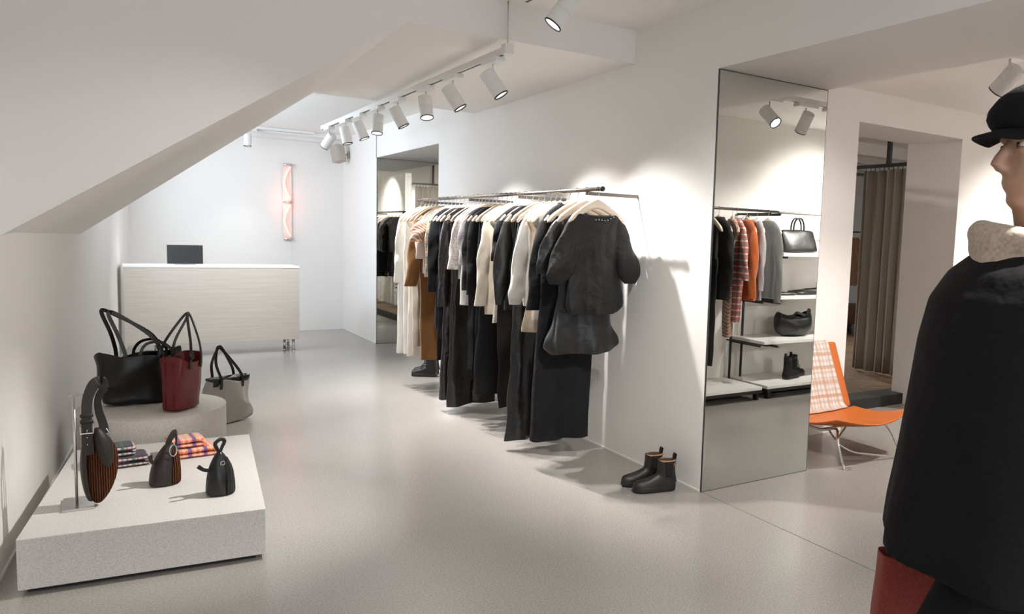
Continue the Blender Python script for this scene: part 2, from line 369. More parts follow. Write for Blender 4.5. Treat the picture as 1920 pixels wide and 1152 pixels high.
# ------------------------------------------------------------------ mirrors on the wall ends
def mirror(name, label, y, z1, x0=2.902, x1=3.808):
    t = thing(name, label, 'mirror', (x0, y, 0))
    obj('glass', B(((.004, -.012, .004), (x1 - x0 - .004, -.006, z1 - .004))), m_mirror, t, False)
    f = .007
    obj('edge_frame', B(((0, -.012, 0), (.004, -.001, z1)), ((x1 - x0 - .004, -.012, 0), (x1 - x0, -.001, z1)), ((.004, -.012, z1 - .004), (x1 - x0 - .004, -.001, z1)), ((.004, -.012, 0), (x1 - x0 - .004, -.001, .004)), ((.004, -.006, .004), (x1 - x0 - .004, -.001, z1 - .004))), m_edge, t, False)
    return t
mirror('wall_mirror', 'tall frameless mirror covering the end of the white wall beside the orange lounge chair', 3.363, 2.464)
mirror('wall_mirror', 'narrow full-height mirror in the far wall opening beyond the long clothes rail', 9.93, 2.40)

# ------------------------------------------------------------------ track lighting
GT = 'white cylinder spotlights'
def track(name, label, a, b, drop=None):
    a, b = Vector(a), Vector(b); t = thing(name, label, 'light track', a)
    d = b - a; L_ = d.length; horizontal_x = abs(d.x) > abs(d.y)
    if horizontal_x:
        obj('channel', B(((0, -.018, -.02), (d.x, .018, .018))), m_lampwhite, t, False, [bev(.002)])
        obj('slot', B(((.02, -.007, -.022), (d.x - .02, .007, -.0195))), m_black, t, False)
    else:
        y0, y1 = sorted((0, d.y))
        obj('channel', B(((-.018, y0, -.02), (.018, y1, .018))), m_lampwhite, t, False, [bev(.002)])
        obj('slot', B(((-.007, y0 + .02, -.022), (.007, y1 - .02, -.0195))), m_black, t, False)
    for p, ztop in (drop or []):
        bm = bmesh.new(); q = Vector(p) - a; cyl(bm, q + V(0, 0, .018), V(q.x, q.y, ztop - a.z), .004, seg=8)
        obj('suspension_rod', bm, m_steel, t)
        obj('end_feed', B(((q.x - .028, q.y - .03, -.028), (q.x + .028, q.y + .03, .03))), m_lampwhite, t, False, [bev(.004)])
    return t
def spot(px, py, pz, aim, label, lit=True, power=None, along='Y', color=NEUT, side=.0, r=.048, ln=.165, size=80, group=GT):
    """px,py,pz on the track underside; head hangs below and points at aim"""
    t = thing('track_spotlight', label, 'spotlight', (px, py, pz), 0, group)
    h = (.034, .11) if along == 'Y' else (.11, .034)
    obj('adapter', B(((-h[0], -h[1], -.052), (h[0], h[1], -.021))), m_lampwhite, t, False, [bev(.004)])
    hc = V(0, 0, -.155); bm = bmesh.new(); cyl(bm, (0, 0, -.052), (0, 0, -.13), .006, seg=8); obj('stem', bm, m_lampwhite, t)
    d = (Vector(aim) - (V(px, py, pz) + hc)).normalized()
    a = hc - d * ln * .42; b = hc + d * ln * .58
    bm = bmesh.new(); prof = [(0, r * .9), (.01, r), (.49, r), (.495, r * .965), (.51, r * .965), (.515, r), (.985, r), (1, r * .97)]
    u = d.orthogonal().normalized(); s = d.cross(u); sg = 28; rings = []
    for k, rad in prof: rings.append([a.lerp(b, k) + (u * math.cos(2 * PI * i / sg) + s * math.sin(2 * PI * i / sg)) * rad for i in range(sg)])
    rings.append([b + (u * math.cos(2 * PI * i / sg) + s * math.sin(2 * PI * i / sg)) * r * .88 for i in range(sg)])
    rings.append([b - d * .02 + (u * math.cos(2 * PI * i / sg) + s * math.sin(2 * PI * i / sg)) * r * .80 for i in range(sg)])
    loft(bm, rings, cap1=True); hd = obj('lamp_head', bm, m_lampwhite, t, True, [('EDGE_SPLIT', dict(split_angle=.6))])
    bm = bmesh.new(); rr_ = []
    for o_, rad in ((-.004, r * 1.005), (.003, r * 1.005), (.003, r * .86), (-.004, r * .86)): rr_.append([b + d * o_ + (u * math.cos(2 * PI * i / sg) + s * math.sin(2 * PI * i / sg)) * rad for i in range(sg)])
    loft(bm, rr_ + [rr_[0]], False, False); obj('trim_ring', bm, m_black, t)
    bm = bmesh.new(); loft(bm, [[b - d * .014 + (u * math.cos(2 * PI * i / sg) + s * math.sin(2 * PI * i / sg)) * r * .80 for i in range(sg)], [b - d * .018 + (u * math.cos(2 * PI * i / sg) + s * math.sin(2 * PI * i / sg)) * r * .78 for i in range(sg)]])
    obj('lens', bm, m_lens if lit else m_dimlens, t, False)
    ld = bpy.data.lights.new('spot_bulb', 'SPOT'); ld.energy = (power or SPOT_W); ld.color = color; ld.spot_size = math.radians(size); ld.spot_blend = 1; ld.shadow_soft_size = .022
    lo = bpy.data.objects.new('spot_bulb', ld); COL.objects.link(lo); lo.parent = t; lo.location = b + d * .012
    lo.rotation_euler = d.to_track_quat('-Z', 'Y').to_euler()
    return t
TX, TZ = 1.97, 2.565
track('light_track', 'long white ceiling light track above the clothes rail, running to the back wall', (TX, 4.13, TZ), (TX, 8.75, TZ), [((TX, 4.16, TZ), 2.84)])
S1 = [(4.36, (2.60, 3.92, 1.30), 'white spotlight nearest the hanging rod at the near end of the track', False, 32),
      (5.00, (2.62, 4.60, 1.25), 'white spotlight second from the near end of the long track', False, 40),
      (5.53, (2.0, 4.7, 0), 'white spotlight with bright glowing mouth, third from the near track end', True, 40),
      (6.17, (2.6, 5.9, 1.2), 'white spotlight between the glowing one and the downward one', False, 42),
      (6.72, (1.7, 6.2, 0), 'white spotlight pointing almost straight down, glowing, above the far wall opening', True, 34),
      (7.27, (2.6, 7.0, .9), 'white spotlight tilted right with a lit rim, left of the downward one', True, 28),
      (7.78, (2.3, 7.5, .6), 'small white spotlight second from the far end of the long track', False, 22),
      (8.44, (1.2, 9.6, .9), 'smallest white spotlight at the far end of the long track', False, 20)]
for y, aim, lab, lit, pw in S1: spot(TX, y, TZ, aim, lab, lit, pw * SPOT_W / 60)
track('light_track', 'short white track hidden at the duct on the back wall', (1.0, 11.12, 2.77), (2.4, 11.12, 2.77))
spot(1.57, 11.12, 2.77, (1.5, 10.95, 0), 'lone small white spotlight hanging before the back wall beside the sloped ceiling', False, 14, 'X')
track('light_track', 'white ceiling track overhead in the foreground', (TX, -1.6, 2.80), (TX, 3.95, 2.80))
FA = [(3.50, (.35, 4.1, .2), 'white spotlight close overhead with a bright round mouth, cut by the top edge', 58, 44),
      (2.6, (-.42, 4.7, 1.0), 'added unseen foreground spotlight brightening the left wall', 12, 44),  # from here on, out-of-view lamps added to lift walls and floor
      (1.6, (2.9, 3.3, .9), 'added unseen foreground spotlight brightening the wall above the boots', 36, 66),
      (.3, (1.3, 1.5, 0), 'added unseen foreground spotlight brightening the front floor', 54, 80),
      (-.9, (2.9, -.4, .8), 'added unseen foreground spotlight brightening the right wall', 30, 80)]
for y, aim, lab, pw, sz in FA: spot(TX, y, 2.80, aim, lab, True, pw * SPOT_W / 60, size=sz, r=.05, ln=.17)
track('light_track', 'white track in the side room ceiling behind the passing person', (4.02, 2.42, 2.615), (8.2, 2.42, 2.615), [((4.08, 2.42, 2.615), 2.70)])
for x, aim, lab, pw, li in ((4.22, (4.3, 3.98, 1.0), 'white spotlight with round lit mouth just above the black cap', 10, True),
    (4.62, (4.9, 1.2, .9), 'white spotlight on the side room track aimed at the hanging knitwear', 15, False),
    (5.5, (5.6, 1.2, .9), 'white spotlight on the side room track aimed at the shelves', 15, False),
    (6.5, (6.3, 1.2, 1.6), 'added unseen white spotlight far along the side room track', 60, False),  # this lamp and the next are off-screen, added to brighten the side room
    (7.5, (7.2, 3.8, 1.2), 'last white spotlight on the side room track, added unseen as fill', 70, False),
    (4.95, (4.5, 3.2, .3), 'white spotlight on the side room track aimed at the chair', 34, True)):
    spot(x, 2.42, 2.615, aim, lab, li, pw * SPOT_W / 60, 'X', WARM, size=90)
track('light_track', 'white track added for the fitting room fill spotlights', (3.9, 8.9, 2.86), (9.6, 8.9, 2.86))  # track and its spotlights added to brighten the fitting room
spot(3.72, 5.9, 2.86, (4.42, 5.6, 1.6), 'added fill spotlight beside the whitewashed brick pier', True, 34 * SPOT_W / 60, 'Y', WARM, size=90)  # lamp and its short track added to light the pier face
track('light_track', 'short white track added for the fill spotlight beside the whitewashed brick pier', (3.72, 5.2, 2.86), (3.72, 6.6, 2.86))
for x, aim, lab, pw in ((4.1, (4.30, 6.2, 1.1), 'added fitting room fill spotlight above the white brick pier', 60), (5.2, (5.1, 7.1, 1.3), 'added fitting room fill spotlight above the grey curtain', 46), (8.3, (8.6, 5.6, .6), 'added fitting room fill spotlight beyond the grey curtain', 90), (6.6, (7.2, 5.2, 1.0), 'added fitting room fill spotlight facing the doorway curtain', 60)):
    spot(x, 8.9, 2.86, aim, lab, True, pw * SPOT_W / 60, 'X', WARM, size=84)

# ------------------------------------------------------------------ clothes hanger
GH = 'pale wooden hangers on the long rail'
def make_hanger(loc, rz, label, group=GH, hw=.205):
    t = thing('clothes_hanger', label, 'hanger', loc, rz, group)
    bm = bmesh.new()
    pts = [V(-.012, 0, .004)]
    for k in range(8): a = PI * (1.0 - k / 7 * 1.25); pts.append(V(.016 * math.cos(a), 0, .016 * math.sin(a)))
    pts += [V(.006, 0, -.035), V(0, 0, -.05), V(0, 0, -.09)]
    pts = [p + V(.004, 0, 0) for p in pts]
    tube(bm, smoothpath(pts, 2), .0022, 6); obj('hook', bm, m_chrome, t)
    bm = bmesh.new(); rings = []; n = 17
    for k in range(n):
        s = -1 + 2 * k / (n - 1); a = abs(s); x = s * hw; z = -.088 - .115 * a ** 1.35; y = -.010 * a * a
        hz = .027 * (1 - .25 * a) if a < .99 else .008; hy = .0075 + .006 * a ** 3 if a < .99 else .005
        if a < .12: hz = .030
        rings.append([V(x, y + hy * c, z + hz * d_) for c, d_ in ((1, .6), (.6, 1), (-.6, 1), (-1, .6), (-1, -.6), (-.6, -1), (.6, -1), (1, -.6))])
    loft(bm, rings); obj('shoulder_bar', bm, m_hang, t)
    return t

# ------------------------------------------------------------------ garments (origin at the rail, hanging down -z, width along x)
def body(bm, wz, d=.028, fold=.012, K=26, ph=0, seg=40, hemw=.0, neck=.075, shoulder=True, sx=0):
    """wz: list of (z, halfwidth, centre shift) from chest to hem"""
    rings = []
    def ring(w, dd, z, f, cx=0, drop=0):
        out = []
        for i in range(seg):
            a = 2 * PI * i / seg; u = w * math.cos(a); s = math.sin(a)
            vv = dd * math.copysign(abs(s) ** .8, s)
            vv += f * math.sin(K * u + ph + z * 1.3) + f * .5 * math.sin(K * 2.1 * u + ph * 2 + z * 2) * (1 if s > 0 else -1)
            out.append(V(cx + u, vv, z + drop * math.sin(K * u * .8 + ph)))
        return out
    if shoulder:
        if neck > .1: rings += [ring(neck, .022, -.158, 0), ring(neck + .012, .030, -.150, 0), ring(neck + .03, .034, -.152, 0), ring(.175, .036, -.172, .001), ring(.195, .036, -.215, .002)]
        if neck > .1:
            for k_ in (0, 1, 2):
                for p in rings[k_]: p.z -= (.034, .030, .012)[k_] * max(0, 1 - (p.x / .13) ** 2) * (1 if p.y < 0 else .35)
        elif neck < .06: rings += [ring(.06, .022, -.24, 0), ring(.10, .028, -.235, 0), ring(.14, .028, -.215, 0), ring(.17, .028, -.215, .001), ring(.19, .028, -.25, .002)]
        else: rings += [ring(neck, .030, -.086, 0), ring(neck + .03, .032, -.100, 0), ring(.145, .031, -.126, 0), ring(.185, .029, -.158, .001), ring(.205, .028, -.19, .002), ring(.205, .027, -.225, .003)]
    else:
        rings += [ring(wz[0][1], .012, wz[0][0] + .001, 0)]
    n = len(wz); seq = []
    for i in range(n - 1):
        m_ = max(2, int(abs(wz[i + 1][0] - wz[i][0]) / .05))
        for k in range(m_): t = k / m_; seq.append(tuple(wz[i][j] * (1 - t) + wz[i + 1][j] * t for j in range(3)))
    seq.append(wz[-1]); z0, z1 = seq[0][0], seq[-1][0]
    for z, w_, cx in seq:
        t = (z - z0) / (z1 - z0 + 1e-6); rings.append(ring(w_, d * (1 + .35 * t), z, fold * (.45 + .55 * t), cx, hemw * max(0, t - .8) * 5))
    z, w_, cx = seq[-1]
    rings.append(ring(w_, d * 1.35, z - .0025, fold, cx, hemw)); rings.append(ring(w_ - .006, d * .9, z + .004, fold, cx, hemw))
    loft(bm, rings)
    sd = random.uniform(0, 40)
    for v_ in bm.verts:
        q_ = min(1, max(0, (-.2 - v_.co.z) / .15)); nv = noise.noise_vector(V(v_.co.x * 9 + sd, sd, v_.co.z * 4.5)); nn = noise.noise_vector(V(v_.co.x * 22 + sd, sd + 5, v_.co.z * 12))
        v_.co.y += (nv.y * .016 + nn.y * .006) * q_; v_.co.x += nv.x * .012 * q_
def sleeve(bm, side, L_, r0=.062, r1=.045, splay=.10, puff=0, th=.62, fwd=0, cuff=0, x0=.178, z0=-.185, radl=None):
    pts = []; rad = []
    n = 9
    for k in range(n):
        t = k / (n - 1); x = x0 + splay * (t ** .8); z = z0 - L_ * t
        pts.append(V(side * x, fwd * t, z)); r = r0 * (1 - t) + r1 * t + puff * math.sin(PI * min(1, t * 1.02)) ** 1.2
        if k == 0: r *= .42
        if k == 1: r *= .82
        rad.append(r)
    if radl: rad = list(radl)
    elif cuff: rad[-1] = cuff; rad[-2] = max(cuff * 1.5, rad[-2] * .8)
    pts = smoothpath(pts, 2); seg = 16; rings = []
    m_ = len(pts)
    for k, p in enumerate(pts):
        r = lerpr(rad, k, m_); ring = []
        for i in range(seg):
            a = 2 * PI * i / seg; rr = r * (1 + .10 * math.sin(3 * a + k * .7) * min(1, k / 5))
            ring.append(p + V(rr * math.cos(a), rr * th * math.sin(a), 0))
        rings.append(ring)
    c_ = pts[-1]; rings.append([c_ + (q_ - c_) * .99 + V(0, 0, -.0025) for q_ in rings[-1]]); rings.append([c_ + (q_ - c_) * .86 + V(0, 0, .004) for q_ in rings[-1]])
    loft(bm, rings)
    sd = random.uniform(0, 40)
    for v_ in bm.verts:
        q_ = min(1, max(0, (-.22 - v_.co.z) / .1)); nv = noise.noise_vector(V(v_.co.x * 14 + sd, sd, v_.co.z * 9)); v_.co.y += nv.y * .012 * q_; v_.co.x += nv.x * .012 * q_
def garment(name, label, cat, loc, rz, m, kind, bot, w0=.20, w1=None, d=.024, sl=0, splay=.06, r0=.058, r1=.045, puff=0, cuff=0, th=.55, sm=None, fold=.015, hem=None, sleeve_both=True, group='garments on the long clothes rail', K=26, cx=0, neck=.075, balloon=0, top=-.19, extras=None, sfwd=0, radl=None, sx0=.178, sz0=-.185):
    t = thing(name, label, cat, loc, rz, group); ph = random.uniform(0, 6)
    zb = bot - loc[2]; w1 = w1 or w0 * 1.05
    sub = [SUB(1)]
    if kind in ('top', 'dress', 'coat'):
        bm = bmesh.new(); wz = [(-.26, w0, 0), (-.42, w0 * .97, cx * .2)]
        if kind != 'top': wz += [(-.62, w0 * .97, cx * .4), (-.85, (w0 + w1) / 2, cx * .7)]
        wz = [q for q in wz if q[0] > zb + .1]
        if balloon: wz += [(zb + .10, w1 + balloon * .5, cx), (zb + .04, w1 + balloon, cx), (zb, w1 * .92, cx)]
        else: wz += [(zb + .03, w1, cx), (zb, w1 * .995, cx)]
        body(bm, wz, d, fold, K, ph, neck=neck, hemw=.004); obj('bodice' if kind != 'coat' else 'coat_body', bm, m, t, True, sub)
        if sl:
            for s in ((-1, 1) if sleeve_both else (-1,)):
                bm = bmesh.new(); sleeve(bm, s, sl, r0, r1, splay, puff, th, cuff=cuff, fwd=sfwd, radl=radl, x0=sx0, z0=sz0); obj('sleeve', bm, sm or m, t, True, sub)
    elif kind == 'skirt':
        bm = bmesh.new(); body(bm, [(top, w0 * .93, 0), (top - .04, w0 * .94, 0), (top - .3, (w0 + w1) / 2, cx * .5), (zb + .03, w1, cx), (zb, w1, cx)], d, fold, K, ph, shoulder=False); obj('skirt_panel', bm, m, t, True, sub)
        bm = bmesh.new(); body(bm, [(top + .02, w0 * .9, 0), (top - .02, w0 * .945, 0)], d * .7, .001, K, ph, shoulder=False); obj('waistband', bm, m, t)
    elif kind == 'trousers':
        bm = bmesh.new(); body(bm, [(top, w0 * .93, 0), (top - .06, w0 * .96, 0), (top - .26, w0, cx * .3)], d, fold * .6, K, ph, shoulder=False); obj('hip_panel', bm, m, t, True, sub)
        for s in (-1, 1):
            bm = bmesh.new(); wl = w0 * .52; rings = []; n = 14
            for k in range(n):
                q = k / (n - 1); z = top - .22 + (zb - top + .22) * q; ww = wl * (1 - q) + w1 * .5 * q; c_ = s * (w0 * .47 * (1 - q) + w1 * .5 * q) + cx * q
                rings.append([V(c_ + ww * math.cos(2 * PI * i / 20), d * .95 * math.sin(2 * PI * i / 20) + fold * q * math.sin(30 * ww * math.cos(2 * PI * i / 20) + ph + 2 * z), z) for i in range(20)])
            r_ = rings[-1]; c0 = sum(r_, V(0, 0, 0)) / len(r_); rings.append([p + V(0, 0, -.0025) for p in r_]); rings.append([c0 + (p - c0) * .88 + V(0, 0, .004) for p in r_])
            loft(bm, rings); wob(bm, .022, 7, random.uniform(0, 30), None); obj('trouser_leg', bm, m, t, True, sub)
        bm = bmesh.new(); body(bm, [(top + .015, w0 * .9, 0), (top - .03, w0 * .945, 0)], d * .7, .001, K, ph, shoulder=False); obj('waistband', bm, m, t)
    if extras: extras(t, zb)
    return t

RZ = 1.785; RX = 2.50
# the long rail
t = thing('clothes_rail', 'long bronzed steel clothes rail fixed to the white wall', 'clothes rail', (RX, 3.92, RZ))
bm = bmesh.new(); cyl(bm, (0, 0, 0), (0, 3.28, 0), .0125, seg=16); obj('rail', bm, m_rail, t)
bm = bmesh.new(); cyl(bm, (0, -.012, 0), (0, .004, 0), .0155, seg=16); obj('end_cap', bm, m_black, t)
for y in (4.108, 5.05, 5.96, 7.05):
    obj('bracket', B(((.0, y - 3.92 - .006, -.032), (.399, y - 3.92 + .006, -.010))), m_rail, t, False, [bev(.001)])

def buttons(xs, zs, m_, r=.006, y=-.034):
    def f(t, zb):
        for x in xs:
            for z in zs:
                bm = bmesh.new(); cyl(bm, (x, y, z), (x, y - .004, z), r, seg=10); obj('button', bm, m_, t)
    return f
def collar(m_, more=None):
    def f(t, zb):
        bm = bmesh.new(); rings = []
        for k in range(4):
            q = k / 3; rings.append([V((.070 + .020 * q) * math.cos(a), (.036 + .012 * q) * math.sin(a), -.100 + .030 * math.sin(PI * q) - .018 * q + (-.022 if math.sin(a) < -.6 else 0)) for a in [2 * PI * i / 24 for i in range(24)]])
        loft(bm, rings, False, False); obj('collar', bm, m_, t, True, [SOL(.003)])
        if more: more(t, zb)
    return f
def placket(m_, x=.0, z0=-.15, z1=-.75):
    def f(t, zb):
        bm = bmesh.new(); z1_ = max(z1, zb + .02); tube(bm, [V(x, -.040, z0), V(x, -.046, (z0 + z1_) / 2), V(x, -.050, z1_)], .014, sq=True, flat=.12, up=(1, 0, 0)); obj('placket', bm, m_, t, False)
    return f
def snaps(t, zb):
    for k in range(7):
        bm = bmesh.new(); z = -.28 - k * .17; x = -.12 + .015 * math.sin(k)
        ell(bm, (x, -.052, z), (.007, .004, .009), 10); obj('snap', bm, m_chrome, t)
def ruffle_zip(t, zb):
    bm = bmesh.new(); pts = [V(.02, -.05, -.15 - k * .035) + V(.008 * math.sin(k * 2.1), .006 * math.cos(k * 1.7), 0) for k in range(16)]
    tube(bm, smoothpath(pts, 2), [.004, .009, .005, .01, .006, .009, .005], 8); obj('zip_ruffle', bm, m_sheer, t)
G = [  # y, name, cat, material, kind, bottom, kwargs, what it is
 (7.14, 'shirt_dress', 'dress', m_whitecl, 'dress', .32, dict(w0=.19, w1=.22, sl=.60, splay=.03, r0=.05, r1=.04, extras=lambda t, zb: [obj('cuff_button', (lambda b: (cyl(b, (-.235, -.03, -.80 - .035 * k), (-.235, -.036, -.80 - .035 * k), .008, seg=10), b)[1])(bmesh.new()), m_blackmetal, t) for k in range(2)]), 'long white shirt dress with buttoned cuffs'),
 (7.02, 'skirt', 'skirt', m_whitecl, 'skirt', .33, dict(w0=.19, w1=.20), 'long white skirt'),
 (6.92, 'dress', 'dress', m_ecru, 'dress', .32, dict(w0=.17, w1=.19), 'long sleeveless ecru dress'),
 (6.84, 'wide_trousers', 'trousers', m_ecru, 'trousers', .34, dict(w0=.18, w1=.18), 'long ecru trousers'),
 (6.74, 'wide_trousers', 'trousers', m_taupe, 'trousers', .44, dict(w0=.17, w1=.16), 'taupe brown trousers'),
 (6.64, 'overcoat', 'coat', m_camel, 'coat', .33, dict(w0=.19, w1=.19, cx=.03, d=.036, sl=.60, splay=.07, r0=.066, r1=.058, th=.7, fold=.008), 'long camel brown wool coat'),
 (6.54, 'blouse', 'blouse', m_ecru, 'top', 1.12, dict(w0=.18, sl=.35, splay=.03), 'short ecru blouse'),
 (6.44, 'blouse', 'blouse', m_plaidpink, 'top', 1.10, dict(w0=.18, sl=.20, splay=.085, r0=.075, r1=.07, puff=.02, th=.6), 'pink and brown striped puff sleeve blouse'),
 (6.35, 'shirt', 'shirt', m_plaidgreen, 'top', 1.02, dict(w0=.17, sl=.50, splay=.02, r0=.05, r1=.03), 'muted green and brown checked shirt'),
 (6.26, 'long_cardigan', 'cardigan', m_navy, 'coat', .66, dict(w0=.17, w1=.17, d=.03, sl=.62, splay=.01), 'midnight black long cardigan'),
 (6.17, 'wide_trousers', 'trousers', m_blk, 'trousers', .40, dict(w0=.17, w1=.18), 'plain black trousers behind the midnight cardigan'),
 (6.09, 'blouse', 'blouse', m_dbrown, 'top', 1.05, dict(w0=.16), 'sleeveless espresso brown top'),
 (5.98, 'puffer_coat', 'coat', m_nylonb, 'coat', .10, dict(w0=.18, w1=.21, d=.045, sl=.72, splay=.03, r0=.06, r1=.05, th=.8, fold=.018, K=18, extras=snaps, cx=-.02), 'long shiny espresso nylon coat with metal snaps'),
 (5.86, 'wide_trousers', 'trousers', m_nylonb, 'trousers', .07, dict(w0=.18, w1=.22, d=.04, fold=.016), 'shiny espresso nylon trousers nearly touching the floor'),
 (5.78, 'slip_dress', 'dress', m_dbrown, 'dress', .30, dict(w0=.17, w1=.2), 'espresso brown slip dress'),
 (5.72, 'knit_sweater', 'sweater', m_fuzzy, 'top', 1.12, dict(w0=.17, d=.03, sl=.40, splay=.03, r0=.058, r1=.062, th=.7), 'fuzzy light grey knitted sweater'),
 (5.65, 'shirt', 'shirt', m_whitecl, 'top', .92, dict(w0=.185, fold=.012), 'white shirt tail showing below the fuzzy sweater'),
 (5.58, 'shirt', 'shirt', m_lilac, 'top', 1.20, dict(w0=.17, sl=.36, splay=.01), 'pale lilac short shirt'),
 (5.51, 'long_cardigan', 'cardigan', m_char, 'coat', .43, dict(w0=.18, w1=.185, sl=.55, splay=.01, d=.026), 'charcoal grey ankle-length cardigan'),
 (5.43, 'tailored_jacket', 'jacket', m_blk, 'coat', .40, dict(w0=.18, w1=.18, sl=.58, splay=.01), 'long black tailored jacket with pale piping'),
 (5.35, 'wide_trousers', 'trousers', m_navy, 'trousers', .36, dict(w0=.18, w1=.19), 'midnight wool trousers'),
 (5.26, 'wide_trousers', 'trousers', m_blk, 'trousers', .28, dict(w0=.2, w1=.22, d=.03), 'broad black trousers ending at shin height'),
 (5.18, 'shirt', 'shirt', m_cream, 'top', .90, dict(w0=.18, w1=.19, sl=.64, splay=.045, r0=.05, r1=.046, d=.026), 'cream silk shirt with long sleeves'),
 (5.10, 'tunic', 'tunic', m_ecru, 'dress', .84, dict(w0=.16, w1=.165, d=.022), 'ecru tunic hanging below the cream silk shirt'),
 (5.04, 'wide_trousers', 'trousers', m_dbrown, 'trousers', .22, dict(w0=.15, w1=.16, cx=.02), 'espresso brown trousers with narrow long legs'),
 (4.94, 'blouse', 'blouse', m_blk, 'top', 1.15, dict(w0=.18, sl=.30, splay=.03), 'short black cotton blouse'),
 (4.84, 'blouse', 'blouse', m_sheer, 'top', .96, dict(w0=.18, sl=.60, splay=.055, r0=.05, r1=.05, puff=.015, cuff=.03, d=.028), 'black satin blouse with gathered cuffs'),
 (4.75, 'wide_trousers', 'trousers', m_blk, 'trousers', .30, dict(w0=.17, w1=.18), 'black cotton trousers beside the satin blouse'),
 (4.66, 'wide_trousers', 'trousers', m_nylon, 'trousers', .07, dict(w0=.20, w1=.19, d=.036, fold=.024, K=20, cx=-.06), 'crinkled shiny black nylon trousers'),
 (4.57, 'button_shirt', 'shirt', m_whitecl, 'top', 1.02, dict(w0=.18, sl=.57, splay=.075, r0=.055, r1=.055, cuff=.046, d=.03, extras=collar(m_whitecl, placket(m_whitecl))), 'crisp white collared shirt'),
 (4.50, 'knit_dress', 'dress', m_beige, 'dress', .85, dict(w0=.17, w1=.21, d=.022, cx=-.01), 'beige jersey tunic showing below the white shirt'),
 (4.43, 'slip_dress', 'dress', m_ecru, 'dress', .93, dict(w0=.15, w1=.18), 'ecru slip showing beside the ruffled jacket'),
 (4.32, 'zip_jacket', 'jacket', m_blk, 'top', 1.0, dict(w0=.19, sl=.58, splay=.075, r0=.066, r1=.062, d=.032, th=.6, extras=collar(m_blk, ruffle_zip)), 'black jacket with a ruffled zip front'),
 (4.22, 'long_skirt', 'skirt', m_blk, 'skirt', .18, dict(w0=.185, w1=.205, cx=-.085, d=.035, fold=.024, K=20), 'very long flared black skirt beneath the balloon dress'),
 (4.10, 'balloon_dress', 'dress', m_sheer, 'dress', .76, dict(w0=.19, w1=.255, d=.055, fold=.022, K=22, balloon=.022, sl=.34, splay=.10, neck=.05, radl=[.02, .045, .055, .062, .07, .078, .08, .072, .05], th=.45), 'black dress with a gathered balloon hem'),
 (3.97, 'balloon_sleeve_blouse', 'blouse', m_taffeta, 'top', 1.02, dict(w0=.185, w1=.205, d=.040, fold=.020, K=26, balloon=.012, sl=.415, splay=.125, th=.5, neck=.115, sx0=.145, sz0=-.165, radl=[.030, .052, .060, .064, .074, .088, .096, .086, .046], sm=m_taffeta), 'front black blouse with balloon sleeves'),
]
GG = 'garments on the long clothes rail'
for i, (y, nm, cat, m_, kind, bot, kw, what) in enumerate(G):
    rz = random.uniform(-.05, .05) if i < len(G) - 4 else (.13, -.10, -.05, .03)[i - len(G) + 4]
    garment(nm, what + ' on the long wall rail', cat, (RX, y, RZ), rz, m_, kind, bot, **kw)
    make_hanger((RX, y, RZ - .001), rz, 'pale wooden hanger carrying the ' + what, hw=.20 if i < len(G) - 2 else .205)
# eyelet trim on the front blouse neckline
fr = [o for o in bpy.data.objects if o.get('label', '').startswith('front black blouse')][0]
for k in range(7):
    bm = bmesh.new(); x = -.03 + k * .022; ell(bm, (x, -.036, -.158 - .032 * (1 - (x / .13) ** 2) + .004 * math.sin(k * 1.3)), (.006, .005, .004), 8); obj('neck_bead', bm, m_chrome, fr)

# ------------------------------------------------------------------ desk, screen, neon, speaker
t = thing('sales_counter', 'bleached wood sales counter with a white top standing before the back wall', 'counter', (.14, 9.62, 0))
obj('front_panel', B(((0, 0, .15), (1.76, .022, 1.0))), m_desk, t, False, [bev(.002)])
obj('side_panel', B(((1.738, .022, .15), (1.76, .43, 1.0))), m_desk, t, False, [bev(.002)])
obj('side_panel', B(((.07, .022, .15), (.092, .43, 1.0))), m_desk, t, False, [bev(.002)])
obj('base_panel', B(((.092, .022, .15), (1.738, .43, .172))), m_desk, t, False)
obj('countertop', B(((.0, -.004, 1.0), (1.764, .45, 1.022))), m_white, t, False, [bev(.002)])
for x, y in ((1.70, .05), (1.62, .16), (.30, .05), (.30, .38), (1.70, .38)):
    bm = bmesh.new(); cyl(bm, (x, y, 0), (x, y, .15), .016); cyl(bm, (x, y, 0), (x, y, .008), .022); obj('leg', bm, m_chrome, t)
t = thing('payment_screen', 'small black screen seen from behind on the white counter top', 'screen', (.735, 9.83, 1.022))
obj('screen_panel', B(((-.175, -.010, .012), (.175, .006, .222))), m_screen, t, False, [bev(.004)])
obj('bezel', B(((-.178, .004, .009), (.178, .011, .225))), m_steel, t, False, [bev(.003)])
bm = B(((-.10, .0, 0), (.10, .13, .012))); obj('base', bm, m_steel, t, False, [bev(.003)])

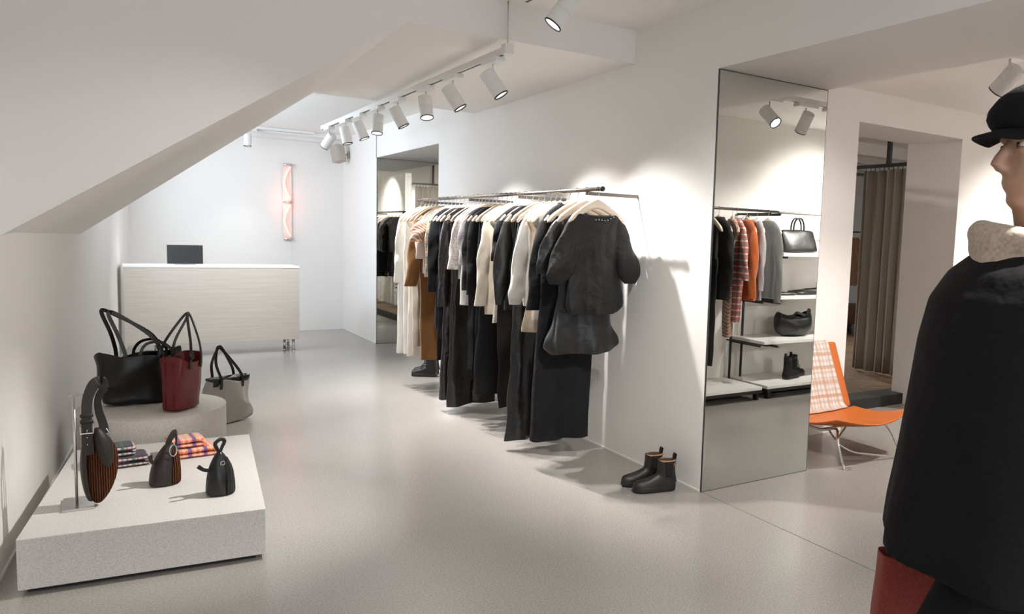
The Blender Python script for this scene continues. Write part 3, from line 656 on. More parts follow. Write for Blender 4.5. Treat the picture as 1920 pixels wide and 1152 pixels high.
t = thing('neon_wall_light', 'pair of curved pink neon tubes on a clear vertical backing on the back wall', 'neon light', (2.135, 11.56, 1.30))
m_acr = mat('frosted_acrylic', (.85, .76, .72), .3)
obj('backplate', B(((-.065, -.018, 0), (.05, -.008, 1.06))), m_acr, t, False, [bev(.003)])
for k in range(2):
    z0 = .05 + k * .53; pts = [V(.03 - .078 * math.sin(PI * q / 12), -.045, z0 + .44 * q / 12) for q in range(13)]
    bm = bmesh.new(); tube(bm, pts, .0085, 10); obj('neon_tube', bm, m_neon, t)
    for z, s in ((z0, -1), (z0 + .44, 1)):
        bm = bmesh.new(); tube(bm, [V(.03, -.045, z), V(.045, -.045, z + s * .03), V(.045, -.02, z + s * .04)], .006, 8); obj('electrode', bm, m_steel, t)
for z in (.0, .515, 1.035):
    bm = bmesh.new(); cyl(bm, (-.06, -.055, z + .012), (.045, -.055, z + .012), .014, seg=12); cyl(bm, (.03, -.055, z + .012), (.03, -.01, z + .012), .008, seg=8); obj('bracket', bm, m_steel, t)
bm = bmesh.new(); tube(bm, [(.035, -.012, .02), (.04, -.005, -.3), (.04, -.005, -1.27)], .0016, 6); obj('power_cable', bm, m_lampwhite, t)
pl_ = bpy.data.lights.new('neon_glow', 'POINT'); pl_.energy = .55; pl_.color = (1, .35, .28); pl_.shadow_soft_size = .12; plo = bpy.data.objects.new('neon_glow', pl_); COL.objects.link(plo); plo.parent = t; plo.location = (-.02, -.11, .53)

t = thing('wall_speaker', 'light grey loudspeaker angled down in the far corner under the ceiling', 'loudspeaker', (2.89, 11.25, 2.53), 0)
rot = Matrix.Rotation(math.radians(35), 4, 'Z') @ Matrix.Rotation(math.radians(-14), 4, 'X')
bm = B(((-.075, -.07, -.12), (.075, .07, .12))); bmesh.ops.transform(bm, matrix=Matrix.Translation(V(-.15, -.02, 0)) @ rot, verts=bm.verts)
m_spk = mat('grey_speaker_shell', (.42, .38, .34), .6); obj('cabinet', bm, m_spk, t, False, [bev(.012, 3)])
bm = B(((-.065, -.078, -.11), (.065, -.068, .11))); bmesh.ops.transform(bm, matrix=Matrix.Translation(V(-.15, -.02, 0)) @ rot, verts=bm.verts); obj('grille', bm, mat('speaker_grille', (.5, .46, .42), .8), t, False, [bev(.004)])
bm = bmesh.new(); tube(bm, [(-.12, 0, 0), (-.06, 0, .0), (-.002, 0, 0)], .012, 8); box(bm, (-.012, -.04, -.05), (0, .04, .05)); obj('wall_mount', bm, m_spk, t, False)

# ------------------------------------------------------------------ display blocks
def xyquad(bm, pts, z0, z1): hexa(bm, [(p[0], p[1], z0) for p in pts] + [(p[0], p[1], z1) for p in pts])
BZ = .235
t = thing('display_platform', 'low square speckled grey platform on a black recessed base in the foreground', 'display platform', (-.325, 3.69, 0))
q = [(0, 0), (.888, -.09), (1.015, 1.28), (.150, 1.33)]
bm = bmesh.new(); xyquad(bm, q, .025, BZ); obj('top_block', bm, m_block, t, False, [bev(.003)])
q2 = [(.03, .04), (.85, -.045), (.975, 1.25), (.17, 1.29)]
bm = bmesh.new(); xyquad(bm, q2, 0, .025); obj('plinth_base', bm, m_plinthbase, t, False)
PZ = .345
t = thing('round_plinth', 'round speckled grey plinth behind the low platform, carrying two tote bags', 'display plinth', (.215, 5.49, 0))
bm = bmesh.new(); loft(bm, [sell(.41, .41, 96, .012, 2), sell(.41, .41, 96, PZ, 2)]); o = obj('drum', bm, m_plinth, t, True, [bev(.003)])
o.modifiers.new('split', 'EDGE_SPLIT').split_angle = .6
bm = bmesh.new(); loft(bm, [sell(.38, .38, 64, 0, 2), sell(.38, .38, 64, .012, 2)]); obj('recessed_base', bm, m_plinthbase, t, True, [('EDGE_SPLIT', dict(split_angle=.6))])

# ------------------------------------------------------------------ tote bags
def strap(bm, pts, wd=.011, th=.16, n=6, up=None): tube(bm, smoothpath(pts, n), wd, sq=True, flat=th, up=up)
def tote(name, label, loc, rz, w0, d0, w1, d1, h, m_, dip=.02, seed=1, pinch=.3, sn=.02):
    t = thing(name, label, 'tote bag', loc, rz, None); rings = []; n = 56
    for k in range(15):
        q_ = k / 14; ww = w0 * (1 - q_) + w1 * q_; dd = d0 * (1 - q_ ** 1.3) + d1 * q_ ** 1.3
        r = sell(ww, dd, n, .003 + q_ * h, 5)
        for p in r:
            sx = abs(p.x) / ww; p.y *= 1 - pinch * q_ * max(0, (sx - .5)) * 1.6 * (1 if abs(p.y) > dd * .3 else .5)
            if q_ > .6: p.z -= dip * (1 - sx ** 2) * (q_ - .6) / .4
            if sx > .97: p.x *= 1 - .10 * pinch * q_
        rings.append(r)
    bm = bmesh.new(); loft(bm, rings, True, False); wob(bm, sn, 6, seed, .02)
    for v_ in bm.verts: v_.co.z = max(v_.co.z, .003)
    obj('bag_body', bm, m_, t, True, [SOL(.004), SUB(1)]); return t
# black tote
t = tote('leather_tote_bag', 'large slouchy black leather tote bag with long straps on the round plinth', (.165, 5.64, PZ), .16, .205, .085, .225, .095, .335, m_lblack, .035, 3, .5, .05)
for y, x0, x1, top, lean in ((-.085, -.07, .10, .56, -.17), (.085, -.09, .12, .57, -.20)):
    bm = bmesh.new(); strap(bm, [(x0 - .03, y, .24), (x0 - .03, y, .33), (x0 - .06, y * .6, .45), (lean, y * .2, top + .02), (lean + .05, y * .2, top + .01), (x1 - .06, y * .6, .44), (x1, y, .33), (x1, y, .24)], .011, .2, up=(1, 0, 0)); obj('shoulder_strap', bm, m_lblack, t, False)
for y in (-.092, .09):
    bm = bmesh.new(); strap(bm, [(-.02, y, .26), (-.02, y, .33), (.02, y * .8, .385), (.10, y * .8, .39), (.16, y, .33), (.16, y, .27)], .009, .2); obj('short_handle', bm, m_lblack, t, False)
# red tote, narrow side towards the camera
t = tote('leather_tote_bag', 'narrow oxblood red leather tote bag with black straps at the front of the round plinth', (.365, 5.34, PZ), .95, .115, .060, .120, .092, .345, m_lred, .045, 8, .12, .022)
for y in (-.09, .09):
    bm = bmesh.new(); strap(bm, [(-.05, y, .26), (-.05, y * 1.03, .33), (-.03, y * .9, .42), (.02, y * .15 - .02, .575), (.06, y * .1 - .02, .575), (.07, y * .8, .43), (.06, y * 1.03, .33), (.06, y, .26)], .011, .22); obj('shoulder_strap', bm, m_lblack, t, False)
    bm = bmesh.new(); ell(bm, (-.05, y * 1.08, .345), (.02, .014, .028), 10); obj('strap_knot', bm, m_lblack, t)
obj('gusset_seam', B(((-.121, -.022, .02), (-.117, -.019, .31)), ((-.121, .026, .02), (-.117, .029, .31))), m_lred, t, False)
# grey tote on the floor behind
t = tote('leather_tote_bag', 'stone grey leather tote bag with black lining standing on the floor behind the round plinth', (.74, 6.33, 0), .45, .16, .05, .18, .055, .35, m_lgrey, .02, 13, .6, .05)
bm = bmesh.new(); loft(bm, [sell(.148, .036, 40, .29, 4), sell(.166, .050, 40, .350, 4)], True, False); obj('lining', bm, m_lblack, t, True, [SOL(.003)])
for y, lean in ((-.055, -.09), (.055, -.07)):
    bm = bmesh.new(); strap(bm, [(-.09, y, .27), (-.09, y, .35), (-.11, y * .5, .46), (lean, y * .2, .57), (lean + .03, y * .2, .57), (.05, y * .6, .42), (.08, y, .34), (.08, y, .27)], .010, .22); obj('shoulder_strap', bm, m_lblack, t, False)

# ------------------------------------------------------------------ small leather goods on the platform
t = thing('bag_stand', 'slim brushed steel bag stand with a square foot on the low platform', 'bag stand', (-.135, 4.03, BZ))
bm = B(((-.055, -.085, 0), (.065, .095, .010))); obj('foot_plate', bm, m_steel, t, False, [bev(.002)])
bm = bmesh.new(); tube(bm, [(0, -.03, .010), (0, -.03, .50)], .006, 10); obj('post', bm, m_steel, t)
bm = bmesh.new(); tube(bm, [(-.022, -.03, .50), (.075, -.03, .50)], .005, 10); obj('top_arm', bm, m_steel, t)
t = thing('shoulder_bag', 'rust and dark brown pleated shoulder bag with buckled strap hanging on the steel stand', 'shoulder bag', (-.055, 3.985, BZ))
t.scale = (.74, .9, .965)
bm = bmesh.new(); rings = []
prof = [(.012, .012, .02, -.004), (.035, .040, .034, -.002), (.085, .072, .045, .004), (.15, .090, .05, .01), (.21, .094, .048, .012), (.26, .088, .042, .012), (.30, .068, .034, .006), (.335, .045, .026, -.006), (.35, .03, .02, -.012)]
for z, w_, d_, cx in prof: rings.append([V(cx + w_ * math.cos(a), d_ * math.sin(a) + .004 * math.sin(9 * a + z * 20) + .02 * (z - .1), z) for a in [2 * PI * i / 36 for i in range(36)]])
loft(bm, rings); obj('pleated_body', bm, m_suede, t, True, [SUB(1)])
bm = bmesh.new(); rings = []
for z, w_, d_, cx in [(.02, .018, .030, -.035), (.08, .022, .046, -.055), (.18, .024, .052, -.068), (.27, .022, .048, -.062), (.31, .018, .038, -.048)]: rings.append([V(cx + w_ * math.cos(a), d_ * math.sin(a) + .02 * (z - .1), z) for a in [2 * PI * i / 20 for i in range(20)]])
loft(bm, rings); obj('leather_side', bm, m_lbrown, t, True, [SUB(1)])
bm = bmesh.new(); rings = []
for z, w_, d_, cx in [(.17, .030, .036, .045), (.24, .050, .046, .040), (.30, .048, .044, .028), (.345, .030, .034, .012), (.37, .016, .02, .0)]: rings.append([V(cx + w_ * math.cos(a), d_ * math.sin(a) - .014, z) for a in [2 * PI * i / 20 for i in range(20)]])
loft(bm, rings); obj('leather_top', bm, m_lbrown, t, True, [SUB(1)])
bm = bmesh.new(); strap(bm, [(-.045, -.035, .25), (-.047, -.036, .32), (-.046, -.034, .42), (-.040, -.02, .50), (-.010, .0, .560), (.030, .01, .575), (.045, .012, .54)], [.028, .027, .026, .026, .028, .026, .022], .16, up=(1, 0, 0)); obj('front_strap', bm, m_lbrown, t, False)
bm = bmesh.new(); strap(bm, [(.045, .012, .545), (.012, .02, .50), (.012, .024, .44), (.03, .024, .38), (.04, .016, .33)], [.020, .018, .020, .022, .024], .16, up=(1, 0, 0)); obj('rear_strap', bm, m_lbrown, t, False)
bm = bmesh.new(); loft(bm, [sell(.033, .008, 16, .395, 3, -.046, -.036), sell(.033, .008, 16, .412, 3, -.046, -.036)]); loft(bm, [sell(.033, .008, 16, .425, 3, -.046, -.036), sell(.033, .008, 16, .438, 3, -.046, -.036)]); obj('strap_keeper', bm, m_lbrown, t)
bm = bmesh.new(); tube(bm, [(-.078, -.046, .385), (-.078, -.048, .352), (-.016, -.048, .352), (-.014, -.046, .388)], .0032, 8); tube(bm, [(-.047, -.046, .352), (-.047, -.05, .366)], .002, 6); obj('buckle', bm, m_chrome, t)
for z in (.332, .30, .365):
    bm = bmesh.new(); ell(bm, (-.046, -.042, z), (.0035, .002, .0035), 8); obj('eyelet', bm, m_chrome, t)
bm = bmesh.new(); tube(bm, smoothpath([(.045, -.01, .36), (.06, -.012, .34), (.075, -.012, .30)], 4), .004, 6); obj('zip', bm, m_steel, t)

def pouch(label, loc, rz, m_l, m_p, h, w_, d_, tip, knot):
    t = thing('drawstring_pouch', label, 'pouch bag', loc, rz, 'small teardrop pouches on the platform')
    P = [(.004, .72, .8), (.03, .96, 1), (.09, 1, 1), (.30, .97, 1), (.52, .88, .88), (.70, .72, .70), (.84, .50, .50), (.94, .30, .34), (1, .15, .2)]
    bm = bmesh.new(); rings = []
    for z, a_, b_ in P:
        rings.append([V(tip * z * z + w_ * a_ * math.cos(a), d_ * b_ * math.sin(a) * (1 + .05 * math.sin(7 * a + z * 6)), z * h) for a in [2 * PI * i / 36 for i in range(36)]])
    loft(bm, rings); obj('leather_body', bm, m_l, t, True, [SUB(1)])
    bm = bmesh.new(); rings = []
    for z, a_, b_ in P[1:-2]:
        ring = []
        for k in range(13):
            a = -1.35 + 1.75 * k / 12; rr = 1.035 + .02 * math.sin(k * 2.4); ring.append(V(tip * z * z + w_ * a_ * rr * math.cos(a), d_ * b_ * rr * math.sin(a), z * h))
        rings.append(ring)
    loft(bm, rings, False, False, False); obj('pleated_panel', bm, m_p, t, True, [SOL(.003)])
    return t, tip
t, tp = pouch('small dark brown and rust leather pouch between the two folded scarf stacks', (.205, 4.17, BZ), .35, m_lbrown, m_suede, .205, .068, .052, .028, 1)
bm = bmesh.new(); strap(bm, [(.012, -.012, .19), (.022, -.02, .225), (.05, -.01, .25), (.058, .0, .20), (.05, .006, .15)], [.010, .013, .014, .012, .012], .3); obj('wrist_loop', bm, m_lbrown, t, False)
bm = bmesh.new(); tube(bm, [V(.022, -.045, .172) + V(.016 * math.cos(a), -.004, .028 * math.sin(a)) for a in [2 * PI * i / 12 for i in range(13)]], .003, 6); obj('metal_ring', bm, m_chrome, t)
bm = bmesh.new(); strap(bm, [(-.042, -.01, .11), (-.062, -.015, .13), (-.068, -.018, .16)], [.009, .008, .010], .4); obj('pull_tab', bm, m_lbrown, t, False)
t, tp = pouch('small black leather pouch with a knotted loop at the right front of the platform', (.415, 3.90, BZ), .2, m_lblack, m_pleatblk, .205, .062, .050, .0, 1)
bm = bmesh.new(); tube(bm, smoothpath([(.0, 0, .195), (-.012, 0, .222), (-.018, 0, .245), (.006, 0, .262), (.022, 0, .250), (.012, .0, .225), (.002, 0, .200)], 4), [.007, .008, .009, .009, .009, .008, .007], 8, flat=.6); obj('knotted_loop', bm, m_lblack, t)
bm = bmesh.new(); tube(bm, [V(.0, -.039, .158) + V(.009 * math.cos(a), -.003, .009 * math.sin(a)) for a in [2 * PI * i / 12 for i in range(13)]], .0022, 6); obj('grommet', bm, m_chrome, t)
bm = bmesh.new(); strap(bm, [(-.048, -.01, .125), (-.075, -.016, .135), (-.098, -.02, .155)], [.008, .008, .009], .5); obj('pull_tab', bm, m_lblack, t, False)

def scarf(label, loc, rz, m_, w_, l_, h, layers, grp):
    t = thing('folded_scarf', label, 'scarf', loc, rz, grp); n = layers
    bm = bmesh.new(); pts = []; lh = h / n
    for k in range(n):
        z = lh * (k + .5); a, b = (-w_, w_) if k % 2 == 0 else (w_, -w_)
        pts += [V(a * .97, 0, z), V(a * .4, 0, z + .002), V(b * .4, 0, z - .001), V(b * .97, 0, z)]
        if k < n - 1: pts += [V(b * 1.03, 0, z + lh * .5)]
    pts = smoothpath(pts, 3); rings = []
    for p in pts: rings.append(p)
    t2 = lh * .46
    # ribbon along y
    tops = []; m = len(pts)
    R_ = []
    for k, p in enumerate(pts):
        tg = (pts[min(k + 1, m - 1)] - pts[max(0, k - 1)]).normalized(); nn = V(-tg.z, 0, tg.x)
        rg = []
        for j in range(9):
            y = -l_ + 2 * l_ * j / 8; rg.append(p + nn * t2 * (1 if abs(j - 4) < 4 else .4) + V(.002 * math.sin(j * 2 + k * .3), y, 0))
        for j in range(8, -1, -1):
            y = -l_ + 2 * l_ * j / 8; rg.append(p - nn * t2 * (1 if abs(j - 4) < 4 else .4) + V(.002 * math.sin(j * 2 + k * .3), y, 0))
        R_.append(rg)
    loft(bm, R_)
    for v_ in bm.verts: v_.co.z = max(.001, v_.co.z)
    obj('folded_cloth', bm, m_, t, True)
    bm = bmesh.new()
    for k in range(14):
        y = -l_ + 2 * l_ * k / 13; tube(bm, [V(w_ * .95, y, lh * .3), V(w_ * 1.12, y + random.uniform(-.004, .004), .003)], .0018, 5)
    o = obj('fringe', bm, m_, t); o['kind'] = 'stuff'
    return t
scarf('dark checked wool scarf folded flat, lower one of the pair beside the hanging shoulder bag', (.045, 4.62, BZ), .08, m_plaiddark, .098, .085, .052, 2, None)
scarf('dark checked wool scarf folded flat, upper one of the pair beside the hanging shoulder bag', (.0, 4.63, BZ + .054), .08, m_plaiddark, .085, .075, .050, 2, None)
scarf('orange checked wool scarf folded flat, lower one of the pair behind the pouches', (.375, 4.66, BZ), .10, m_plaidor, .090, .085, .050, 2, None)
scarf('orange checked wool scarf folded flat, upper one of the pair behind the pouches', (.325, 4.67, BZ + .052), .10, m_plaidor, .080, .075, .048, 2, None)

# ------------------------------------------------------------------ boots (toe towards -x, heel at x=0)
def boot(label, loc, rz, m_, shaft=.17, grp=None, lace=False, chelsea=True, flip=1, L_=.262):
    t = thing('ankle_boot', label, 'boot', loc, rz, grp)
    bm = bmesh.new()
    S = [(0.0, .030, .080, .0), (.03, .037, .095, 0), (.09, .038, .104, 0), (.135, .041, .080, 0), (.175, .044, .064, .0), (.21, .045, .056, .0), (.24, .041, .050, 0), (.264, .030, .044, 0), (.276, .014, .032, 0)]
    rings = []
    for x, w_, h, _ in S:
        rings.append([V(-x * L_ / .277, w_ * math.cos(a) * (1 if math.sin(a) > 0 else 1.0), .022 + (h * max(0, math.sin(a)) ** .8 if math.sin(a) > 0 else -.002)) for a in [2 * PI * i / 20 for i in range(20)]])
    loft(bm, rings)
    rings = []; k = 9
    for i in range(k):
        q_ = i / (k - 1); z = .05 + q_ * (shaft - .05) ; cx = -.060 + .006 * q_; ww = .034 + .003 * q_; ll = .058 - .004 * math.sin(PI * q_) + .004 * (1 - q_) ** 2 * 5
        rings.append([V(cx + ll * math.cos(a), ww * math.sin(a), z + (.006 * abs(math.cos(a)) if q_ == 1 and chelsea else 0)) for a in [2 * PI * i / 20 for i in range(20)]])
    loft(bm, rings)
    obj('upper', bm, m_, t, True, [REM(.005), SMO(7)])
    bm = bmesh.new(); rr_ = []
    ol = [(.006, .0), (.002, .026), (-.03, .038), (-.09, .037), (-.15, .043), (-.20, .048), (-.245, .042), (-.272, .026), (-.282, .0)]
    out = [V(x * L_ / .277, y, 0) for x, y in ol] + [V(x * L_ / .277, -y, 0) for x, y in ol[-2:0:-1]]
    for z, s in ((0, .985), (.006, 1), (.033, 1.0), (.037, .96)): rr_.append([V((p.x + .14) * s - .14, p.y * s, z) for p in out])
    loft(bm, rr_); obj('sole', bm, m_sole, t, True, [SUB(1)])
    bm = bmesh.new(); loft(bm, [[V(-.054 + .054 * math.cos(a), .0355 * math.sin(a), z) for a in [2 * PI * i / 20 for i in range(20)]] for z in (shaft - .03, shaft + .004)], True, False)
    obj('collar_lining', bm, m_tan if chelsea else m_sole, t, True, [SOL(.003)])
    bm = bmesh.new(); tube(bm, smoothpath([(-.002, 0, shaft - .03), (.001, 0, shaft + .015), (.004, 0, shaft + .032), (-.006, 0, shaft + .038), (-.012, 0, shaft + .02), (-.012, 0, shaft - .02)], 3), .010, sq=True, flat=.2, up=(0, 1, 0)); obj('pull_loop', bm, m_sole, t, False)
    if chelsea:
        bm = bmesh.new()
        for s in (-1, 1):
            R_ = []
            for q_ in range(7):
                f = q_ / 6; z = .092 + (shaft - .094) * f; hw = .017 + .012 * f
                R_.append([V(-.052 + hw * c, s * (.0385 + .0012 * f - abs(c) * .003 - .0 * f), z) for c in (-1, -.5, 0, .5, 1)])
            loft(bm, R_, False, False, False)
        obj('elastic_panel', bm, m_elastic, t, True, [SOL(.004)])
    if lace:
        bm = bmesh.new()
        for i in range(7):
            q_ = i / 6; x = -.158 + .040 * q_ if q_ < .5 else -.138 + .022 * q_; z = .088 + .085 * q_
            tube(bm, smoothpath([(x, -.026, z - .004), (x - .006, 0, z + .008), (x, .026, z - .004)], 3), .0032, 6)
        obj('laces', bm, m_chrome if False else m_steel if False else m_sole, t)
    return t
a = math.atan2(.06, -.25) - PI
GB = None
boot('dark brown ankle boot with tan lining standing nearer the mirror', (2.795, 3.475, 0), -.26, m_lboot, .185, GB)
boot('dark brown ankle boot with tan lining, rear one of its pair against the wall', (2.80, 3.615, 0), -.20, m_lboot, .185, GB)
boot('black laced ankle boot under the camel coat, the one nearer the room', (2.79, 7.43, 0), -.65, m_lblack, .20, None, True, False)
boot('black laced ankle boot under the camel coat, the one nearer the wall', (2.86, 7.56, 0), -.60, m_lblack, .20, None, True, False)

# ------------------------------------------------------------------ lounge chair and blanket
t = thing('lounge_chair', 'low cognac orange leather lounge chair with thin chrome legs beside the tall mirror', 'lounge chair', (4.36, 3.45, 0))
def sheet(bm, f, nu, nv):
    g = [[bm.verts.new(f(i / nu, j / nv)) for j in range(nv + 1)] for i in range(nu + 1)]
    for i in range(nu):
        for j in range(nv): bm.faces.new((g[i][j], g[i + 1][j], g[i + 1][j + 1], g[i][j + 1]))
def seatf(u, v_):   # u across, v from back (0) to front (1)
    x = -.40 + .785 * u; y = .29 - .50 * v_; z = .265 + .085 * v_ ** 1.5
    z -= .060 * math.sin(PI * u) * (0.35 + .65 * v_) * (1 - .4 * v_ * 0) ; z -= .02 * math.sin(PI * v_)
    if v_ > .93: z -= 0
    return V(x, y - .06 * math.sin(PI * u) * v_, z)
bm = bmesh.new(); sheet(bm, seatf, 20, 14); obj('seat', bm, m_orangeL, t, True, [SOL(.016), SUB(1)])
def backf(u, v_):
    x = -.40 + .76 * u + .0 * v_; y = .30 + .19 * v_ + .02 * math.sin(PI * u); z = .265 + .475 * v_ - .05 * math.sin(PI * u) * (1 - v_)
    if v_ > .9: pass
    return V(x, y, z)
bm = bmesh.new(); sheet(bm, backf, 20, 16); obj('backrest', bm, m_orangeL, t, True, [SOL(.016), SUB(1)])
for s, lab in ((-1, 0), (1, 0)):
    x = s * .31
    bm = bmesh.new(); tube(bm, smoothpath([(x * .72, -.04, .232), (x * .80, -.085, .230), (x * .93, -.13, .16), (x, -.205, .012), (x + .01, -.225, .008), (x + .04, -.225, .007)], 4), .0085, 10); obj('front_leg', bm, m_chrome, t)
    bm = bmesh.new(); tube(bm, smoothpath([(x * .70, .20, .20), (x * .85, .25, .14), (x, .36, .012), (x, .38, .008)], 4), .0085, 10); obj('rear_leg', bm, m_chrome, t)
bm = bmesh.new(); tube(bm, smoothpath([(-.28, -.13, .155), (-.10, -.10, .075), (.10, -.10, .075), (.29, -.15, .115)][:0] + [(-.292, -.140, .155), (-.16, -.16, .09), (.0, -.17, .055), (.16, -.19, .028), (.305, -.20, .018)], 6), .006, 8); obj('cross_bar', bm, m_chrome, t)
bm = bmesh.new(); tube(bm, [(-.29, -.138, .15), (-.17, .06, .20)], .006, 8); obj('diagonal_brace', bm, m_chrome, t)
bm = bmesh.new()
for x in (-.223, .223): tube(bm, smoothpath([(x, -.04, .230), (x, .08, .200), (x, .2, .200)], 4), .008, 8)
tube(bm, [(-.223, .08, .200), (.223, .08, .200)], .008, 8); obj('under_frame', bm, m_chrome, t)
bm = bmesh.new()
def blf(u, v_):
    q_ = 1.03 - 1.0 * v_
    p = backf(.36 + .52 * u - .0 * v_, max(0, min(1, q_))); p += V(.02 * v_ * (u - .3), -.018 - .004 * math.sin(u * 17 + v_ * 3), .0)
    if q_ > 1: p.z += .012; p.y += .012
    if v_ > .93: p.y -= .03 * (v_ - .93) / .07; p.z = max(p.z, seatf(.36 + .52 * u, .04).z + .016)
    return p
sheet(bm, blf, 30, 40)
o = obj('checked_blanket', bm, m_plaidlight, None, True, [SOL(.005)]); o.name = 'checked_blanket'; o.location = t.location
tag(o, 'cream checked wool blanket draped over the back of the orange lounge chair', 'blanket')

# ------------------------------------------------------------------ side room seen in the tall mirror: rail, shelves, goods
t = thing('clothes_rail', 'short bronzed clothes rail with bracket arms on the shelving wall, seen in the tall mirror', 'clothes rail', (3.95, 1.50, 1.785))
bm = bmesh.new(); cyl(bm, (0, 0, 0), (1.36, 0, 0), .0125, seg=14); obj('rail', bm, m_rail, t)
for x in (.2, 1.27, 1.36 + .04): obj('bracket', B(((x - .006, -.47, -.034), (x + .006, .0, -.011))), m_blackmetal, t, False)
t = thing('clothes_rail', 'bare chrome clothes rail above the shelves, seen in the tall mirror', 'clothes rail', (5.40, 1.42, 1.785))
bm = bmesh.new(); cyl(bm, (0, 0, 0), (1.5, 0, 0), .0125, seg=14); obj('rail', bm, m_steel, t)
for x in (.02, 1.4): obj('bracket', B(((x - .006, -.39, -.034), (x + .006, .0, -.011))), m_blackmetal, t, False)
for x, lab in ((5.16, 'left'), (5.31, 'right')):
    t = thing('shelf_upright', 'thin black steel shelf upright in the tall mirror, %s one of the two' % lab, 'shelf upright', (x, 1.09, 0))
    obj('post', B(((-.009, -.009, .10), (.009, .009, 1.76))), m_blackmetal, t, False)
    for z in (.52, .94): obj('arm', B(((-.007, .009, z - .028), (.007, .42 if x < 5.2 else .50, z - .006))), m_blackmetal, t, False)
    for z in (.52, .94): obj('wall_pin', B(((-.007, -.06, z - .02), (.007, -.009, z - .008))), m_blackmetal, t, False)
def shelf(x0, x1, y1, z, label, th=.03, brk=True):
    t = thing('wall_shelf', label, 'shelf', (x0, 1.03, z))
    obj('board', B(((0, 0, -th), (x1 - x0, y1 - 1.03, 0))), m_white, t, False, [bev(.002)])
    if brk:
        obj('frame', B(((.04, 0, -th - .02), (.07, y1 - 1.04, -th)), ((x1 - x0 - .07, 0, -th - .02), (x1 - x0 - .04, y1 - 1.04, -th))), m_blackmetal, t, False)
    return t
shelf(5.42, 6.9, 1.50, 1.393, 'white wall shelf carrying the black handbag, highest in the tall mirror')
shelf(5.36, 6.9, 1.50, .975, 'white wall shelf carrying flat black goods in the tall mirror')
shelf(5.20, 6.9, 1.52, .545, 'white wall shelf carrying the slouchy black bag in the tall mirror')
def low(x0, x1, label):
    t = thing('low_display_shelf', label, 'shelf', (x0, 1.03, .13))
    obj('board', B(((0, 0, -.03), (x1 - x0, .57, 0))), m_white, t, False, [bev(.002)])
    obj('support_frame', B(((0, .0, -.06), (x1 - x0, .57, -.032))), m_blackmetal, t, False)
    for x in (.03, x1 - x0 - .05): obj('foot', B(((x, .50, -.13), (x + .03, .55, -.06))), m_blackmetal, t, False)
low(3.9, 5.12, 'empty low white shelf under the hanging clothes in the tall mirror')
low(5.19, 7.0, 'low white shelf carrying the black boots in the tall mirror')
# goods
t = thing('handbag', 'black leather handbag with a short arched handle on the highest shelf in the tall mirror', 'handbag', (5.80, 1.30, 1.393), .05)
bm = bmesh.new(); rings = []
for k in range(9):
    q_ = k / 8; rings.append(sell(.235 - .02 * q_, .085 * (1 - q_) ** .7 + .015, 44, .002 + .24 * q_, 5))
loft(bm, rings); wob(bm, .012, 7, 5, .02); obj('bag_body', bm, m_lblack, t, True, [SUB(1)])
for y in (-.02, .02):
    bm = bmesh.new(); tube(bm, smoothpath([(-.07, y, .20), (-.065, y, .29), (-.03, y, .345), (.03, y, .345), (.065, y, .29), (.07, y, .20)], 4), .009, 8); obj('handle', bm, m_lblack, t)
t = thing('slouchy_bag', 'slouchy black leather bag lying open on the lower shelf in the tall mirror', 'shoulder bag', (5.83, 1.28, .545), .1)
bm = bmesh.new(); rings = []
for z, w_, d_ in ((.003, .13, .06), (.03, .19, .10), (.09, .225, .12), (.15, .235, .12), (.19, .22, .10), (.205, .20, .07)):
    rings.append([V(w_ * math.cos(a), d_ * math.sin(a), z + (.055 * abs(math.cos(a)) ** 3 if z > .14 else 0)) for a in [2 * PI * i / 40 for i in range(40)]])
loft(bm, rings, True, False); wob(bm, .02, 8, 9, .02); obj('bag_body', bm, m_lblack, t, True, [SOL(.005), SUB(1)])
bm = bmesh.new(); strap(bm, [(-.17, .05, .20), (-.08, .09, .22), (0, .06, .245), (.09, .08, .22), (.18, .02, .27), (.23, 0, .25)], .013, .3); obj('strap', bm, m_lblack, t, False)
bm = bmesh.new(); strap(bm, [(-.21, .06, .22), (-.24, .09, .21), (-.245, .10, .12), (-.24, .10, .06)], .012, .3); obj('hanging_strap', bm, m_lblack, t, False)
t = thing('flat_pouch', 'flat black leather pouch on the second shelf from the top in the tall mirror', 'pouch bag', (5.60, 1.33, .975), .1)
bm = bmesh.new(); loft(bm, [sell(.12, .09, 32, z, 4) if s == 1 else sell(.125, .095, 32, z, 4) for z, s in ((.002, 1), (.012, 2), (.026, 1))]); obj('pouch_body', bm, m_lblack, t, True)
bm = bmesh.new(); tube(bm, [(-.11, .09, .02), (.11, .09, .02)], .003, 6); obj('zip', bm, m_steel, t)
t = thing('folded_belt_bag', 'long flat black leather bag at the end of the second shelf in the tall mirror', 'shoulder bag', (5.92, 1.31, .975), -.05)
bm = bmesh.new(); loft(bm, [sell(.17, .10, 36, .002, 4), sell(.175, .105, 36, .018, 4), sell(.16, .09, 36, .036, 4)]); wob(bm, .006, 12, 2, .005); obj('bag_body', bm, m_lblack, t)
bm = bmesh.new(); strap(bm, [(-.15, 0, .036), (-.06, .05, .05), (.05, -.02, .05), (.16, .03, .06), (.20, .06, .08)], .010, .3); obj('strap', bm, m_lblack, t, False)
boot('black ankle boot on the low shelf, left of its pair in the tall mirror', (5.60, 1.42, .13), 2.55 + .35, m_blk, .225, None, True, False, L_=.27)
boot('black ankle boot on the low shelf, right of its pair in the tall mirror', (5.74, 1.36, .13), 2.55 + .35, m_blk, .225, None, True, False, L_=.27)
gB = 'garments on the short rail in the side room'
H = PI / 2
